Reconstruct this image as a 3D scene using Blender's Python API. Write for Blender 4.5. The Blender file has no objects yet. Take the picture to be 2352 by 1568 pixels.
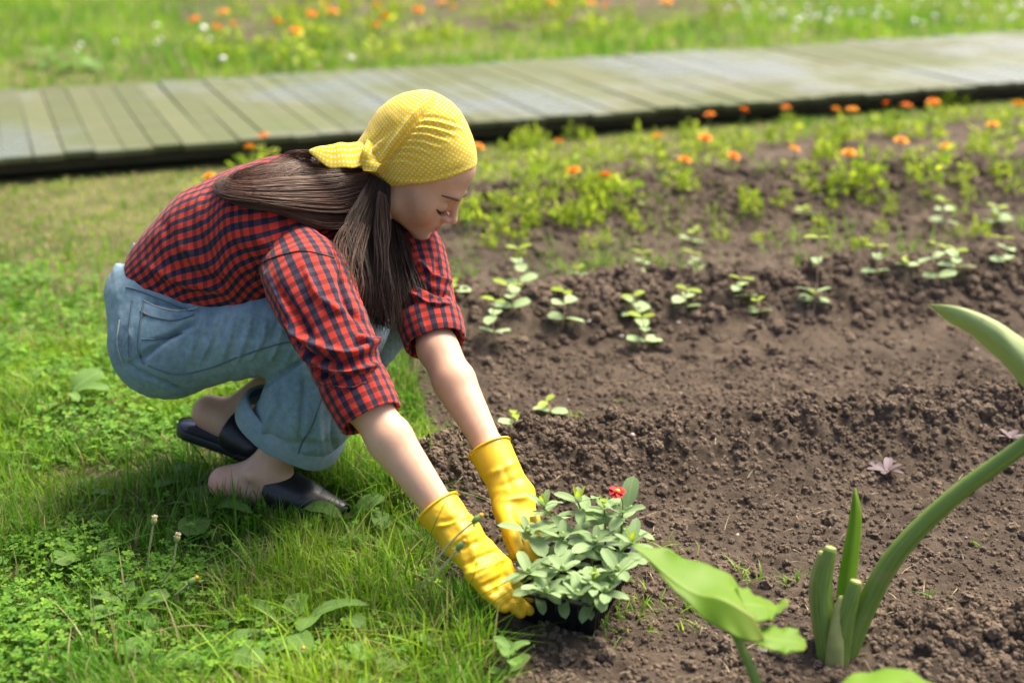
import bpy, bmesh, math, random
import numpy as np
from mathutils import Vector, Matrix
from mathutils.bvhtree import BVHTree

R = math.radians
SC = bpy.context.scene
COL = SC.collection
random.seed(7)
RNG = np.random.default_rng(11)

# ------------------------------------------------------------------ camera, sky, sun, exposure
CAM_H, PITCH, FPX = 1.22, R(20.3), 2990.0          # photograph measured in a 2352 x 1568 frame
cd = bpy.data.cameras.new('camera'); cam = bpy.data.objects.new('camera', cd); COL.objects.link(cam)
cam.location = (0, 0, CAM_H); cam.rotation_euler = (math.pi/2 - PITCH, 0, 0)
cd.sensor_width = 36.0; cd.lens = 36.0*FPX/2352.0; cd.clip_start = 0.05; cd.clip_end = 400
cd.dof.use_dof = True; cd.dof.focus_distance = 2.40; cd.dof.aperture_fstop = 1.9; cd.dof.aperture_blades = 9
SC.camera = cam
SUN_EL, SUN_AZ = R(58), R(48)                      # azimuth measured from +Y (away from camera) towards +X
w = bpy.data.worlds.new('World'); SC.world = w; w.use_nodes = True
nt = w.node_tree; nt.nodes.clear()
sky = nt.nodes.new('ShaderNodeTexSky'); sky.sky_type = 'NISHITA'; sky.sun_disc = False
sky.sun_elevation = SUN_EL; sky.sun_rotation = SUN_AZ; sky.air_density = 0.8; sky.dust_density = 6.0; sky.ozone_density = 1.0
bg = nt.nodes.new('ShaderNodeBackground'); bg.inputs['Strength'].default_value = 0.125
wo = nt.nodes.new('ShaderNodeOutputWorld')
nt.links.new(sky.outputs[0], bg.inputs[0]); nt.links.new(bg.outputs[0], wo.inputs[0])
sd = bpy.data.lights.new('sun', 'SUN'); sun = bpy.data.objects.new('sun', sd); COL.objects.link(sun)
sd.energy = 3.7; sd.angle = R(28); sd.color = (1.0, 0.90, 0.72)
sdir = Vector((math.sin(SUN_AZ)*math.cos(SUN_EL), math.cos(SUN_AZ)*math.cos(SUN_EL), math.sin(SUN_EL)))
sun.rotation_euler = sdir.to_track_quat('Z', 'Y').to_euler(); sun.location = (2, 4, 6)
SC.view_settings.view_transform = 'Standard'; SC.view_settings.look = 'None'
SC.view_settings.exposure = 1.32; SC.view_settings.gamma = 1.0; SC.view_settings.use_curve_mapping = False
SC.cycles.max_bounces = 8; SC.cycles.transparent_max_bounces = 8
SC.cycles.use_denoising = True

# ------------------------------------------------------------------ helpers
FW = np.array([0, math.cos(PITCH), -math.sin(PITCH)]); UP = np.array([0, math.sin(PITCH), math.cos(PITCH)]); RT = np.array([1.0, 0, 0])
CAMP = np.array([0, 0, CAM_H])
def ray(px, py):
    return FW + (px-1176)/FPX*RT + (784-py)/FPX*UP
def P(px, py, d):                                   # photo position + distance along the view axis -> world point
    return CAMP + d*ray(px, py)
def G(px, py, z=0.0):                               # photo position -> world point at height z
    r = ray(px, py); return CAMP + r*((z-CAM_H)/r[2])
def proj(V):
    q = np.asarray(V, float)-CAMP; d = q@FW
    return 1176+FPX*(q@RT)/d, 784-FPX*(q@UP)/d, d
def nrm(v): v = np.asarray(v, float); return v/(np.linalg.norm(v, axis=-1, keepdims=True)+1e-12)

def hash2(ix, iy, s):
    n = (ix.astype(np.int64)*374761393 + iy.astype(np.int64)*668265263 + s*1274126177) & 0xffffffff
    n = ((n ^ (n >> 13))*1274126177) & 0xffffffff
    return ((n ^ (n >> 16)) & 0xffffff)/float(0xffffff)
def vnoise(x, y, s=0):                              # smooth value noise, 0..1
    x = np.asarray(x, float); y = np.asarray(y, float)
    ix = np.floor(x); iy = np.floor(y); fx = x-ix; fy = y-iy
    fx = fx*fx*(3-2*fx); fy = fy*fy*(3-2*fy)
    a = hash2(ix, iy, s); b = hash2(ix+1, iy, s); c = hash2(ix, iy+1, s); d = hash2(ix+1, iy+1, s)
    return (a*(1-fx)+b*fx)*(1-fy)+(c*(1-fx)+d*fx)*fy
def fbm(x, y, s=0, o=4):
    t = 0; a = .5; f = 1
    for k in range(o): t = t+a*vnoise(x*f, y*f, s+k*17); a *= .5; f *= 2.03
    return t/(1-.5**o)
def domes(x, y, cell, s, fill=.75):                 # scattered half-round lumps, height 0..~0.5 cell
    gx = np.floor(x/cell); gy = np.floor(y/cell); out = np.zeros_like(x)
    for dx in (-1, 0, 1):
        for dy in (-1, 0, 1):
            cx = gx+dx; cy = gy+dy
            on = hash2(cx, cy, s+5) < fill
            px = (cx+hash2(cx, cy, s))*cell; py = (cy+hash2(cx, cy, s+1))*cell
            r = cell*(.25+.5*hash2(cx, cy, s+2)); st = .6+.8*hash2(cx, cy, s+3)
            q = 1-(((x-px)*st)**2+((y-py)/st)**2)/(r*r)
            out = np.maximum(out, np.where(on & (q > 0), np.sqrt(np.maximum(q, 0))*r*.8, 0))
    return out

def mesh_data(name, V, F=None, smooth=True, uv=None, col=None):
    """F: (n,3) or (n,4) int array, or a list of such arrays. uv: per-vertex. col: per-vertex rgb."""
    me = bpy.data.meshes.new(name); V = np.asarray(V, np.float32)
    Fs = F if isinstance(F, list) else [F]
    Fs = [np.asarray(f, np.int32) for f in Fs if len(f)]
    loops = np.concatenate([f.ravel() for f in Fs]); tot = np.concatenate([np.full(len(f), f.shape[1], np.int32) for f in Fs])
    me.vertices.add(len(V)); me.vertices.foreach_set('co', V.ravel())
    me.loops.add(len(loops)); me.loops.foreach_set('vertex_index', loops)
    me.polygons.add(len(tot)); st = np.zeros(len(tot), np.int32); st[1:] = np.cumsum(tot)[:-1]
    me.polygons.foreach_set('loop_start', st)
    try: me.polygons.foreach_set('loop_total', tot)
    except Exception: pass
    me.polygons.foreach_set('use_smooth', np.full(len(tot), smooth))
    if uv is not None:
        l = me.uv_layers.new(name='UVMap'); l.data.foreach_set('uv', np.asarray(uv, np.float32)[loops].ravel())
    if col is not None:
        a = me.color_attributes.new('col', 'FLOAT_COLOR', 'POINT')
        c = np.ones((len(V), 4), np.float32); c[:, :3] = col; a.data.foreach_set('color', c.ravel())
    me.update(); me.validate(); return me
def link(name, me, m=None, parent=None):
    if m is not None and not me.materials: me.materials.append(m)
    o = bpy.data.objects.new(name, me); COL.objects.link(o)
    if parent is not None: o.parent = parent
    return o
def mk(name, V, F, m, parent=None, smooth=True, uv=None, col=None):
    return link(name, mesh_data(name, V, F, smooth, uv, col), m, parent)
def tag(o, label=None, cat=None, group=None, kind=None):
    if label: o['label'] = label
    if cat: o['category'] = cat
    if group: o['group'] = group
    if kind: o['kind'] = kind
    return o
def empty(name, loc=(0, 0, 0)):
    o = bpy.data.objects.new(name, None); COL.objects.link(o); o.location = loc; o.empty_display_size = .05; return o
class MB:                                           # gathers pieces into one mesh
    def __init__(s): s.V = []; s.T = []; s.Q = []; s.U = []; s.C = []; s.n = 0
    def add(s, V, F, uv=None, col=None):
        V = np.asarray(V, float); F = np.asarray(F, int)
        (s.T if F.shape[1] == 3 else s.Q).append(F+s.n); s.V.append(V)
        s.U.append(np.zeros((len(V), 2)) if uv is None else np.asarray(uv, float))
        s.C.append(np.broadcast_to(np.array((1., 1, 1)) if col is None else np.asarray(col, float), (len(V), 3)))
        s.n += len(V)
    def data(s, name, smooth=True):
        F = []
        if s.T: F.append(np.concatenate(s.T))
        if s.Q: F.append(np.concatenate(s.Q))
        return mesh_data(name, np.concatenate(s.V), F, smooth, np.concatenate(s.U), np.concatenate(s.C))
    def build(s, name, m, parent=None, smooth=True): return link(name, s.data(name, smooth), m, parent)
def catmull(pts, n):                                # smooth resampling of rows
    p = np.asarray(pts, float); k = len(p); t = np.linspace(0, k-1, n); i = np.minimum(t.astype(int), k-2); f = (t-i)[:, None]
    a = p[np.maximum(i-1, 0)]; b = p[i]; c = p[i+1]; d = p[np.minimum(i+2, k-1)]
    return .5*((2*b)+(c-a)*f+(2*a-5*b+4*c-d)*f*f+(3*b-a-3*c+d)*f**3)
def frames(C, ref):
    T = nrm(np.gradient(C, axis=0)); X = np.zeros_like(C); r = np.asarray(ref, float)
    for i in range(len(C)):
        r = r-T[i]*(r@T[i]); r = r/(np.linalg.norm(r)+1e-9); X[i] = r
    return T, X, np.cross(T, X)
def tube(C, rad, n=8, ref=(0, 0, 1), ry=None, cap=True):
    C = np.asarray(C, float); m = len(C); rad = np.broadcast_to(np.asarray(rad, float), (m,)); ry = rad if ry is None else np.broadcast_to(np.asarray(ry, float), (m,))
    if abs(nrm(C[-1]-C[0])@nrm(ref)) > .95: ref = (1, .3, 0)
    T, X, Y = frames(C, ref); a = np.arange(n)*2*math.pi/n
    V = (C[:, None]+X[:, None]*(np.cos(a)[None, :, None]*rad[:, None, None])+Y[:, None]*(np.sin(a)[None, :, None]*ry[:, None, None])).reshape(-1, 3)
    i = np.arange(m-1)[:, None]*n; j = np.arange(n)[None]; k = (j+1) % n
    F = np.stack([i+j, i+k, i+n+k, i+n+j], -1).reshape(-1, 4)
    uv = np.stack(np.broadcast_arrays((np.arange(n)/n)[None], np.linspace(0, 1, m)[:, None]), -1).reshape(-1, 2)
    if cap:
        V = np.concatenate([V, C[:1], C[-1:]]); uv = np.concatenate([uv, [[.5, 0]], [[.5, 1]]]); c0 = m*n
        j = np.arange(n); k = (j+1) % n
        F = np.concatenate([F, np.stack([np.full(n, c0), k, j, j], -1)[:, [0, 1, 2, 2]], np.stack([np.full(n, c0+1), (m-1)*n+j, (m-1)*n+k, (m-1)*n+k], -1)])
        tri = F[:, 2] == F[:, 3]
        return V, (F[~tri], F[tri][:, :3]), uv
    return V, (F, np.zeros((0, 3), int)), uv
def add_tube(mb, C, rad, n=8, col=None, **k):
    V, (q, t), uv = tube(C, rad, n, **k); base = mb.n; mb.add(V, q, uv, col)
    if len(t): mb.T.append(t+base)

# ------------------------------------------------------------------ signed-distance modelling
class Field:
    def __init__(s, lo, hi, res):
        s.lo = np.asarray(lo, float); s.res = res; s.n = np.ceil((np.asarray(hi)-s.lo)/res).astype(int)+1
        s.F = np.full(s.n, .5, np.float32)
    def sub(s, lo, hi):
        a = np.clip(np.floor((np.asarray(lo)-s.lo)/s.res).astype(int), 0, s.n-1); b = np.clip(np.ceil((np.asarray(hi)-s.lo)/s.res).astype(int)+1, 1, s.n)
        sl = tuple(slice(i, j) for i, j in zip(a, b))
        g = np.meshgrid(*[s.lo[k]+np.arange(a[k], b[k])*s.res for k in range(3)], indexing='ij')
        return sl, np.stack(g, -1)
    def comb(s, sl, d, k, cut=False):
        a = s.F[sl]
        if cut:
            h = np.clip(.5-.5*(a+d)/k, 0, 1); s.F[sl] = a*(1-h)-d*h+k*h*(1-h)
        else:
            h = np.clip(.5+.5*(d-a)/k, 0, 1); s.F[sl] = d*(1-h)+a*h-k*h*(1-h)
    def cone(s, a, b, r1, r2, k=.02, lat=None, sc=1.0, cut=False):   # tapered limb; widened by sc along lat
        a = np.asarray(a, float); b = np.asarray(b, float); m = max(r1, r2)*max(1, sc)+k*2+.02
        sl, p = s.sub(np.minimum(a, b)-m, np.maximum(a, b)+m)
        ba = b-a; L = ba@ba+1e-12; q = p-a; t = np.clip((q@ba)/L, 0, 1); v = q-t[..., None]*ba
        if lat is not None:
            lt = nrm(lat); c = v@lt; v = v+lt*(c*(1/sc-1))[..., None]
        s.comb(sl, np.linalg.norm(v, axis=-1)-(r1+(r2-r1)*t), k, cut)
    def ell(s, c, r, M=None, k=.02, cut=False):                      # ellipsoid, M rows = axes
        c = np.asarray(c, float); r = np.asarray(r, float); M = np.eye(3) if M is None else np.asarray(M)
        m = r.max()+k*2+.02; sl, p = s.sub(c-m, c+m); q = (p-c)@M.T
        k0 = np.linalg.norm(q/r, axis=-1); k1 = np.linalg.norm(q/(r*r), axis=-1)+1e-9
        s.comb(sl, k0*(k0-1)/k1, k, cut)
    def plane_cut(s, c, n, k=.003, box=None):                        # removes the side n points to
        c = np.asarray(c, float); n = nrm(n)
        sl, p = s.sub(*(box if box is not None else (s.lo, s.lo+s.n*s.res)))
        s.comb(sl, -((p-c)@n), k, cut=True)
    def mesh(s, smooth=2):
        F = s.F; S = F < 0
        c = np.zeros(np.array(F.shape)-1, int)
        for dx in (0, 1):
            for dy in (0, 1):
                for dz in (0, 1): c += S[dx:F.shape[0]-1+dx, dy:F.shape[1]-1+dy, dz:F.shape[2]-1+dz]
        act = np.argwhere((c > 0) & (c < 8)); idx = np.full(c.shape, -1, int); idx[tuple(act.T)] = np.arange(len(act))
        acc = np.zeros((len(act), 3)); cnt = np.zeros(len(act))
        for ax in range(3):
            o = [k for k in range(3) if k != ax]
            for u in (0, 1):
                for v in (0, 1):
                    off = np.zeros(3, int); off[o[0]] = u; off[o[1]] = v; e = off.copy(); e[ax] = 1
                    fa = F[tuple((act+off).T)]; fb = F[tuple((act+e).T)]; m = (fa < 0) != (fb < 0)
                    t = np.where(m, fa/np.where(m, fa-fb, 1), 0)
                    pnt = np.repeat(off[None].astype(float), len(act), 0); pnt[:, ax] = t
                    acc += pnt*m[:, None]; cnt += m
        V = s.lo+(act+acc/np.maximum(cnt, 1)[:, None])*s.res
        Q = []
        for ax in range(3):
            o1, o2 = (ax+1) % 3, (ax+2) % 3
            a = S; sh = [slice(None)]*3; sh2 = [slice(None)]*3; sh[ax] = slice(0, -1); sh2[ax] = slice(1, None)
            ch = np.argwhere(a[tuple(sh)] != a[tuple(sh2)])
            ok = (ch[:, o1] > 0) & (ch[:, o2] > 0) & (ch[:, o1] < F.shape[o1]-1) & (ch[:, o2] < F.shape[o2]-1); ch = ch[ok]
            e1 = np.zeros(3, int); e1[o1] = 1; e2 = np.zeros(3, int); e2[o2] = 1
            q = np.stack([idx[tuple((ch-e1-e2).T)], idx[tuple((ch-e2).T)], idx[tuple(ch.T)], idx[tuple((ch-e1).T)]], -1)
            inside = S[tuple(ch.T)]; q[~inside] = q[~inside][:, ::-1]; Q.append(q)
        Q = np.concatenate(Q); Q = Q[(Q >= 0).all(1)]
        for _ in range(smooth): V = relax(V, Q, .5)
        return V, Q
def relax(V, Q, f):
    acc = np.zeros_like(V); n = np.zeros(len(V))
    for k in range(Q.shape[1]):
        a = Q[:, k]; b = Q[:, (k+1) % Q.shape[1]]
        for c in range(3):
            acc[:, c] += np.bincount(a, V[b, c], len(V)); acc[:, c] += np.bincount(b, V[a, c], len(V))
        n += np.bincount(a, minlength=len(V)); n += np.bincount(b, minlength=len(V))
    return V*(1-f)+f*acc/np.maximum(n, 1)[:, None]
def normals(V, Q):
    a = V[Q[:, 2]]-V[Q[:, 0]]; b = V[Q[:, 3 if Q.shape[1] == 4 else 1]]-V[Q[:, 1 if Q.shape[1] == 4 else 0]]; fn = np.cross(a, b)
    if Q.shape[1] == 3: fn = np.cross(V[Q[:, 1]]-V[Q[:, 0]], V[Q[:, 2]]-V[Q[:, 0]])
    N = np.zeros_like(V)
    for k in range(Q.shape[1]):
        for c in range(3): N[:, c] += np.bincount(Q[:, k], fn[:, c], len(V))
    return nrm(N)
def seg_dist(x, y, pts):
    best = np.full(x.shape, 1e9); tt = np.zeros(x.shape); L = len(pts)-1
    for i in range(L):
        ax, ay = pts[i][:2]; bx, by = pts[i+1][:2]; dx, dy = bx-ax, by-ay
        t = np.clip(((x-ax)*dx+(y-ay)*dy)/(dx*dx+dy*dy+1e-9), 0, 1); d = np.hypot(x-ax-t*dx, y-ay-t*dy)
        m = d < best; best = np.where(m, d, best); tt = np.where(m, (i+t)/L, tt)
    return best, tt
def sculpt(V, Q, strokes):
    """strokes: (points in photo px, width px, height m). Positive = ridge on the visible side of the cloth."""
    N = normals(V, Q); x, y, d = proj(V); view = nrm(CAMP-V); face = np.clip((N*view).sum(1)*3, 0, 1); D = np.zeros(len(V))
    for pts, wd, h in strokes:
        if len(pts) > 2: pts = catmull(pts, 4*len(pts))
        q, t = seg_dist(x, y, pts); e = np.clip(np.minimum(t, 1-t)*5, 0, 1)
        D += h*np.exp(-(q/wd)**2)*(.25+.75*e)
    return V+N*(D*face)[:, None]
def bvh(V, Q): return BVHTree.FromPolygons([Vector(v) for v in V], [list(map(int, q)) for q in Q])
def drape(tree, pts, off=.0, dmax=6):               # photo polyline laid on a surface
    out = []
    for x, y in pts:
        r = Vector(nrm(ray(x, y))); h = tree.ray_cast(Vector(CAMP), r, dmax)
        if h[0] is not None: out.append(np.array(h[0])+np.array(h[1])*off*(1 if h[1].dot(r) < 0 else -1))
    return np.array(out)

# ------------------------------------------------------------------ materials
class NT:
    def __init__(s, name):
        s.m = bpy.data.materials.new(name); s.m.use_nodes = True; s.t = s.m.node_tree; s.t.nodes.clear()
        s.out = s.n('ShaderNodeOutputMaterial'); s.b = s.n('ShaderNodeBsdfPrincipled'); s.l(s.b.outputs[0], s.out.inputs[0])
    def n(s, typ, **k):
        o = s.t.nodes.new(typ)
        for a, v in k.items():
            if hasattr(o, a): setattr(o, a, v)
        return o
    def l(s, a, b): s.t.links.new(a, b)
    def set(s, **k):
        for a, v in k.items(): s.b.inputs[a.replace('_', ' ')].default_value = v
        return s
    def noise(s, scale, detail=4, vec=None, rough=.55, dist=0):
        o = s.n('ShaderNodeTexNoise'); o.inputs['Scale'].default_value = scale; o.inputs['Detail'].default_value = detail; o.inputs['Roughness'].default_value = rough; o.inputs['Distortion'].default_value = dist
        s.l(vec if vec is not None else s.obj(), o.inputs['Vector']); return o.outputs[0]
    def obj(s):
        if not hasattr(s, '_tc'): s._tc = s.n('ShaderNodeTexCoord')
        return s._tc.outputs['Object']
    def uv(s): s.obj(); return s._tc.outputs['UV']
    def ramp(s, fac, stops):
        o = s.n('ShaderNodeValToRGB'); e = o.color_ramp.elements
        while len(e) < len(stops): e.new(.5)
        for q, (p, c) in zip(e, stops): q.position = p; q.color = (*c, 1) if not isinstance(c, float) else (c, c, c, 1)
        s.l(fac, o.inputs[0]); return o.outputs[0]
    def mix(s, fac, a, b, mode='MIX'):
        o = s.n('ShaderNodeMix', data_type='RGBA', blend_type=mode)
        for v, i in ((fac, 0), (a, 6), (b, 7)):
            if isinstance(v, (int, float)): o.inputs[i].default_value = v
            elif isinstance(v, tuple): o.inputs[i].default_value = (*v, 1)
            else: s.l(v, o.inputs[i])
        return o.outputs[2]
    def math(s, op, a, b=0.0, c=0.0, clamp=False):
        o = s.n('ShaderNodeMath', operation=op, use_clamp=clamp)
        for v, i in ((a, 0), (b, 1), (c, 2)):
            if isinstance(v, (int, float)): o.inputs[i].default_value = v
            else: s.l(v, o.inputs[i])
        return o.outputs[0]
    def bump(s, h, strength=.3, dist=.002):
        o = s.n('ShaderNodeBump'); o.inputs['Strength'].default_value = strength; o.inputs['Distance'].default_value = dist; s.l(h, o.inputs['Height']); s.l(o.outputs[0], s.b.inputs['Normal']); return o.outputs[0]
    def col(s, c): s.l(c, s.b.inputs['Base Color']); return s
    def attr(s, name='col'):
        o = s.n('ShaderNodeAttribute', attribute_name=name); return o.outputs['Color']
    def translucent(s, c, f):
        t = s.n('ShaderNodeBsdfTranslucent'); mx = s.n('ShaderNodeMixShader'); mx.inputs[0].default_value = f
        if isinstance(c, tuple): t.inputs[0].default_value = (*c, 1)
        else: s.l(c, t.inputs[0])
        s.l(s.b.outputs[0], mx.inputs[1]); s.l(t.outputs[0], mx.inputs[2]); s.l(mx.outputs[0], s.out.inputs[0]); return s

def m_soil(name, dark, light, sc=1.0):
    s = NT(name); a = s.noise(9*sc, 6); b = s.noise(110*sc, 5, rough=.7)
    f = s.math('ADD', s.math('MULTIPLY', a, .55), s.math('MULTIPLY', b, .5))
    c = s.ramp(f, [(.33, dark), (.52, tuple((x+y)/2 for x, y in zip(dark, light))), (.72, light)]); c = s.mix(s.ramp(s.noise(2.3*sc, 3), [(.48, 0.0), (.66, .5)]), c, tuple(x*.75 for x in dark))
    s.col(c).set(Roughness=.95); s.b.inputs['Specular IOR Level'].default_value = .2
    s.bump(s.noise(210*sc, 6, rough=.8), 1.0, .010); return s.m
def m_leaf(name, a, b, rib, tr=.35, rough=.45, veins=7.0, vs=.35, wave=.0):
    s = NT(name); uv = s.uv(); sp = s.n('ShaderNodeSeparateXYZ'); s.l(uv, sp.inputs[0]); u, v = sp.outputs[0], sp.outputs[1]
    oi = s.n('ShaderNodeObjectInfo'); c = s.mix(s.noise(28, 3), a, b); c = s.mix(s.math('MULTIPLY', oi.outputs['Random'], .45), c, tuple(x*1.25+.01 for x in b))
    ax = s.math('ABSOLUTE', s.math('SUBTRACT', u, .5)); mid = s.math('SUBTRACT', 1.0, s.math('MULTIPLY', ax, 26.0), clamp=True)
    w = s.math('SINE', s.math('MULTIPLY', s.math('SUBTRACT', v, s.math('MULTIPLY', ax, .8)), veins*6.283)); w = s.math('POWER', s.math('MULTIPLY_ADD', w, .5, .5), 6.0)
    f = s.math('MAXIMUM', mid, s.math('MULTIPLY', w, vs), clamp=True); c = s.mix(f, c, rib)
    if wave: c = s.mix(s.ramp(s.noise(46, 4, rough=.6), [(.64, 0.0), (.70, wave)]), c, (.22, .17, .06)); c = s.mix(s.math('MULTIPLY', s.math('POWER', v, 9.0), wave, clamp=True), c, (.34, .30, .10)); c = s.mix(s.ramp(s.noise(9, 3), [(.4, 0.0), (.7, wave*.6)]), c, rib)
    s.col(c).set(Roughness=rough)
    s.b.inputs['Specular IOR Level'].default_value = .3; s.bump(f, -.4, .003); s.translucent(s.mix(.5, c, (c0 := tuple(min(1, x*1.5) for x in b)), 'MIX'), tr); return s.m
def m_vcol(name, rough=.5, tr=.4, gain=1.3):
    s = NT(name); s.b.inputs['Specular IOR Level'].default_value = .2; c = s.attr(); s.col(c).set(Roughness=rough); s.translucent(s.mix(1.0, c, (gain, gain*1.05, gain*.8), 'MULTIPLY'), tr); return s.m
def m_plain(name, c, rough=.5, n=0.0, ns=40, **k):
    s = NT(name)
    if n: s.col(s.mix(s.noise(ns, 4), tuple(x*(1-n) for x in c), tuple(x*(1+n) for x in c)))
    else: s.b.inputs['Base Color'].default_value = (*c, 1)
    s.set(Roughness=rough, **k); return s.m

M = {}
M['soil'] = m_soil('garden_soil', (.046, .034, .025), (.175, .132, .097))
_s = NT('soil_crumbs'); _g = _s.n('ShaderNodeNewGeometry'); _f = _s.math('ADD', _s.math('MULTIPLY', _s.noise(9, 6, _g.outputs['Position']), .55), _s.math('MULTIPLY', _s.noise(150, 4, _g.outputs['Position'], .7), .5))
_s.col(_s.ramp(_f, [(.33, (.048, .035, .026)), (.72, (.190, .143, .105))])).set(Roughness=.95); _s.b.inputs['Specular IOR Level'].default_value = .15; M['clod'] = _s.m
M['turf'] = m_soil('turf_soil', (.060, .060, .022), (.230, .215, .090), .7)
M['grass'] = m_vcol('grass_blades', .5, .45)
M['clover'] = m_vcol('clover_leaf', .65, .40)
M['bits'] = m_vcol('ground_litter', .85, .1)
M['weed'] = m_leaf('weed_leaf', (.085, .180, .030), (.130, .245, .045), (.24, .36, .12), .40, .65)
M['zinnia'] = m_leaf('zinnia_leaf', (.165, .255, .105), (.225, .325, .145), (.33, .43, .22), .28, .75, 4, .12)
M['seedling'] = m_leaf('seedling_leaf', (.24, .36, .15), (.34, .46, .22), (.44, .54, .32), .35, .55, 4, .1)
M['young'] = m_leaf('young_leaf', (.20, .30, .02), (.32, .42, .03), (.35, .42, .08), .45, .5, 4, .1)
M['canna'] = m_leaf('broad_leaf', (.120, .255, .012), (.175, .330, .018), (.30, .44, .07), .55, .48, 26, .42, .8)
M['canna_pale'] = m_leaf('broad_leaf_pale', (.30, .40, .15), (.40, .50, .21), (.52, .60, .34), .42, .5, 26, .6, .6)
M['purple'] = m_leaf('purple_leaf', (.085, .060, .072), (.140, .105, .118), (.22, .15, .15), .2, .6, 4, .2)
M['stem'] = m_plain('green_stem', (.16, .25, .06), .5, .25, 30)
M['stem_pink'] = m_plain('pinkish_stem', (.30, .20, .13), .6, .2, 30)
M['stalk'] = NT('thick_stalk')
_s = M['stalk']; _mp = _s.n('ShaderNodeMapping'); _s.l(_s.uv(), _mp.inputs[0]); _mp.inputs['Scale'].default_value = (22, 2.2, 1); _f = _s.noise(1.6, 4, _mp.outputs[0])
_c = _s.mix(_s.ramp(_f, [(.35, 0.0), (.65, 1.0)]), (.100, .190, .024), (.215, .320, .060)); _c = _s.mix(_s.ramp(_s.noise(18, 4), [(.55, 0.0), (.75, .55)]), _c, (.30, .30, .10)); _s.bump(_f, .3, .003); _s.col(_c).set(Roughness=.5); _s.translucent(_c, .15); M['stalk'] = _s.m
M['cut'] = m_plain('dry_cut_stem', (.25, .28, .085), .7, .35, 50)
M['marigold'] = m_vcol('marigold_petals', .6, .3, 1.0)
M['bush'] = m_vcol('marigold_foliage', .55, .4)
M['red'] = m_plain('red_petal', (.50, .006, .014), .75, .2, 60)
M['yellowc'] = m_plain('flower_centre', (.62, .33, .03), .7, .3, 90)

def m_wood():
    s = NT('wet_boardwalk_wood'); oi = s.n('ShaderNodeObjectInfo'); mp = s.n('ShaderNodeMapping'); s.l(s.obj(), mp.inputs[0]); mp.inputs['Scale'].default_value = (1, 14, 6)
    ge = s.n('ShaderNodeNewGeometry')
    g = s.noise(5, 6, mp.outputs[0]); c = s.ramp(g, [(.3, (.052, .060, .025)), (.55, (.088, .098, .046)), (.75, (.126, .134, .072))])
    c = s.mix(s.math('MULTIPLY', oi.outputs['Random'], .75), c, (.125, .130, .070)); algae = s.noise(1.4, 4, ge.outputs['Position']); c = s.mix(s.ramp(algae, [(.4, 0.0), (.65, .55)]), c, (.085, .110, .040))
    wet = s.ramp(s.noise(.75, 5, ge.outputs['Position'], .62), [(.46, 0.0), (.58, 1.0)])
    c = s.mix(s.math('MULTIPLY', wet, .45), c, (.10, .105, .075)); s.col(c)
    s.l(s.math('MULTIPLY_ADD', wet, -.45, .65), s.b.inputs['Roughness']); s.l(s.math('MULTIPLY_ADD', wet, .5, .12), s.b.inputs['Specular IOR Level']); s.bump(g, .25, .004); return s.m
M['wood'] = m_wood()
M['beam'] = m_plain('dark_damp_beam', (.045, .036, .022), .8, .4, 12)

def m_skin():
    s = NT('fair_skin'); c = s.mix(1.0, s.attr(), s.mix(s.noise(48, 5, rough=.65), (.90, .84, .80), (1.10, 1.14, 1.18)), 'MULTIPLY'); s.col(c).set(Roughness=.48, Subsurface_Weight=.22, Subsurface_Scale=.012)
    s.b.inputs['Subsurface Radius'].default_value = (1, .35, .2); s.b.inputs['Specular IOR Level'].default_value = .35; s.bump(s.noise(420, 3), .08, .001); return s.m
M['skin'] = m_skin()
def m_denim(name, lo, hi, sc=1.0):
    s = NT(name); a = s.noise(7, 5, rough=.6); b = s.noise(90, 3); f = s.math('MULTIPLY_ADD', b, .35, s.math('MULTIPLY', a, .75))
    c = s.ramp(f, [(.35, lo), (.72, hi)]); wv = s.n('ShaderNodeTexWave'); wv.bands_direction = 'DIAGONAL'; wv.inputs['Scale'].default_value = 260; wv.inputs['Distortion'].default_value = 2.0; s.l(s.obj(), wv.inputs[0])
    c = s.mix(.10, c, wv.outputs[0], 'OVERLAY'); s.col(c).set(Roughness=.88, Sheen_Weight=.15); s.b.inputs['Specular IOR Level'].default_value = .15
    s.bump(s.math('ADD', s.math('MULTIPLY', wv.outputs[1], .35), s.noise(45, 4)), .35, .003); return s.m
M['denim'] = m_denim('light_denim', (.092, .168, .215), (.250, .362, .425))
M['denim_in'] = m_denim('denim_inside', (.15, .23, .27), (.27, .36, .40))
M['seam'] = m_plain('denim_seam', (.085, .135, .175), .9, .3, 120)
M['stitch'] = m_plain('seam_thread', (.32, .36, .34), .9, .2, 200)
def m_plaid():
    s = NT('red_navy_gingham'); uv = s.uv(); sp = s.n('ShaderNodeSeparateXYZ'); s.l(uv, sp.inputs[0])
    def stripe(x): return s.ramp(s.math('FRACT', s.math('ADD', x, s.math('MULTIPLY', s.noise(60, 2), .03))), [(.0, 0.0), (.03, 1.0), (.47, 1.0), (.50, 0.0)])
    A = stripe(sp.outputs[0]); B = stripe(sp.outputs[1])
    c = s.mix(A, s.mix(B, (.470, .034, .017), (.200, .019, .018)), s.mix(B, (.036, .022, .044), (.008, .009, .021)))
    c = s.mix(.25, c, s.noise(9, 3), 'OVERLAY'); s.col(c).set(Roughness=.85, Sheen_Weight=.1); s.b.inputs['Specular IOR Level'].default_value = .2
    s.bump(s.noise(38, 5, dist=.6), .35, .004); return s.m
M['plaid'] = m_plaid()
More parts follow.
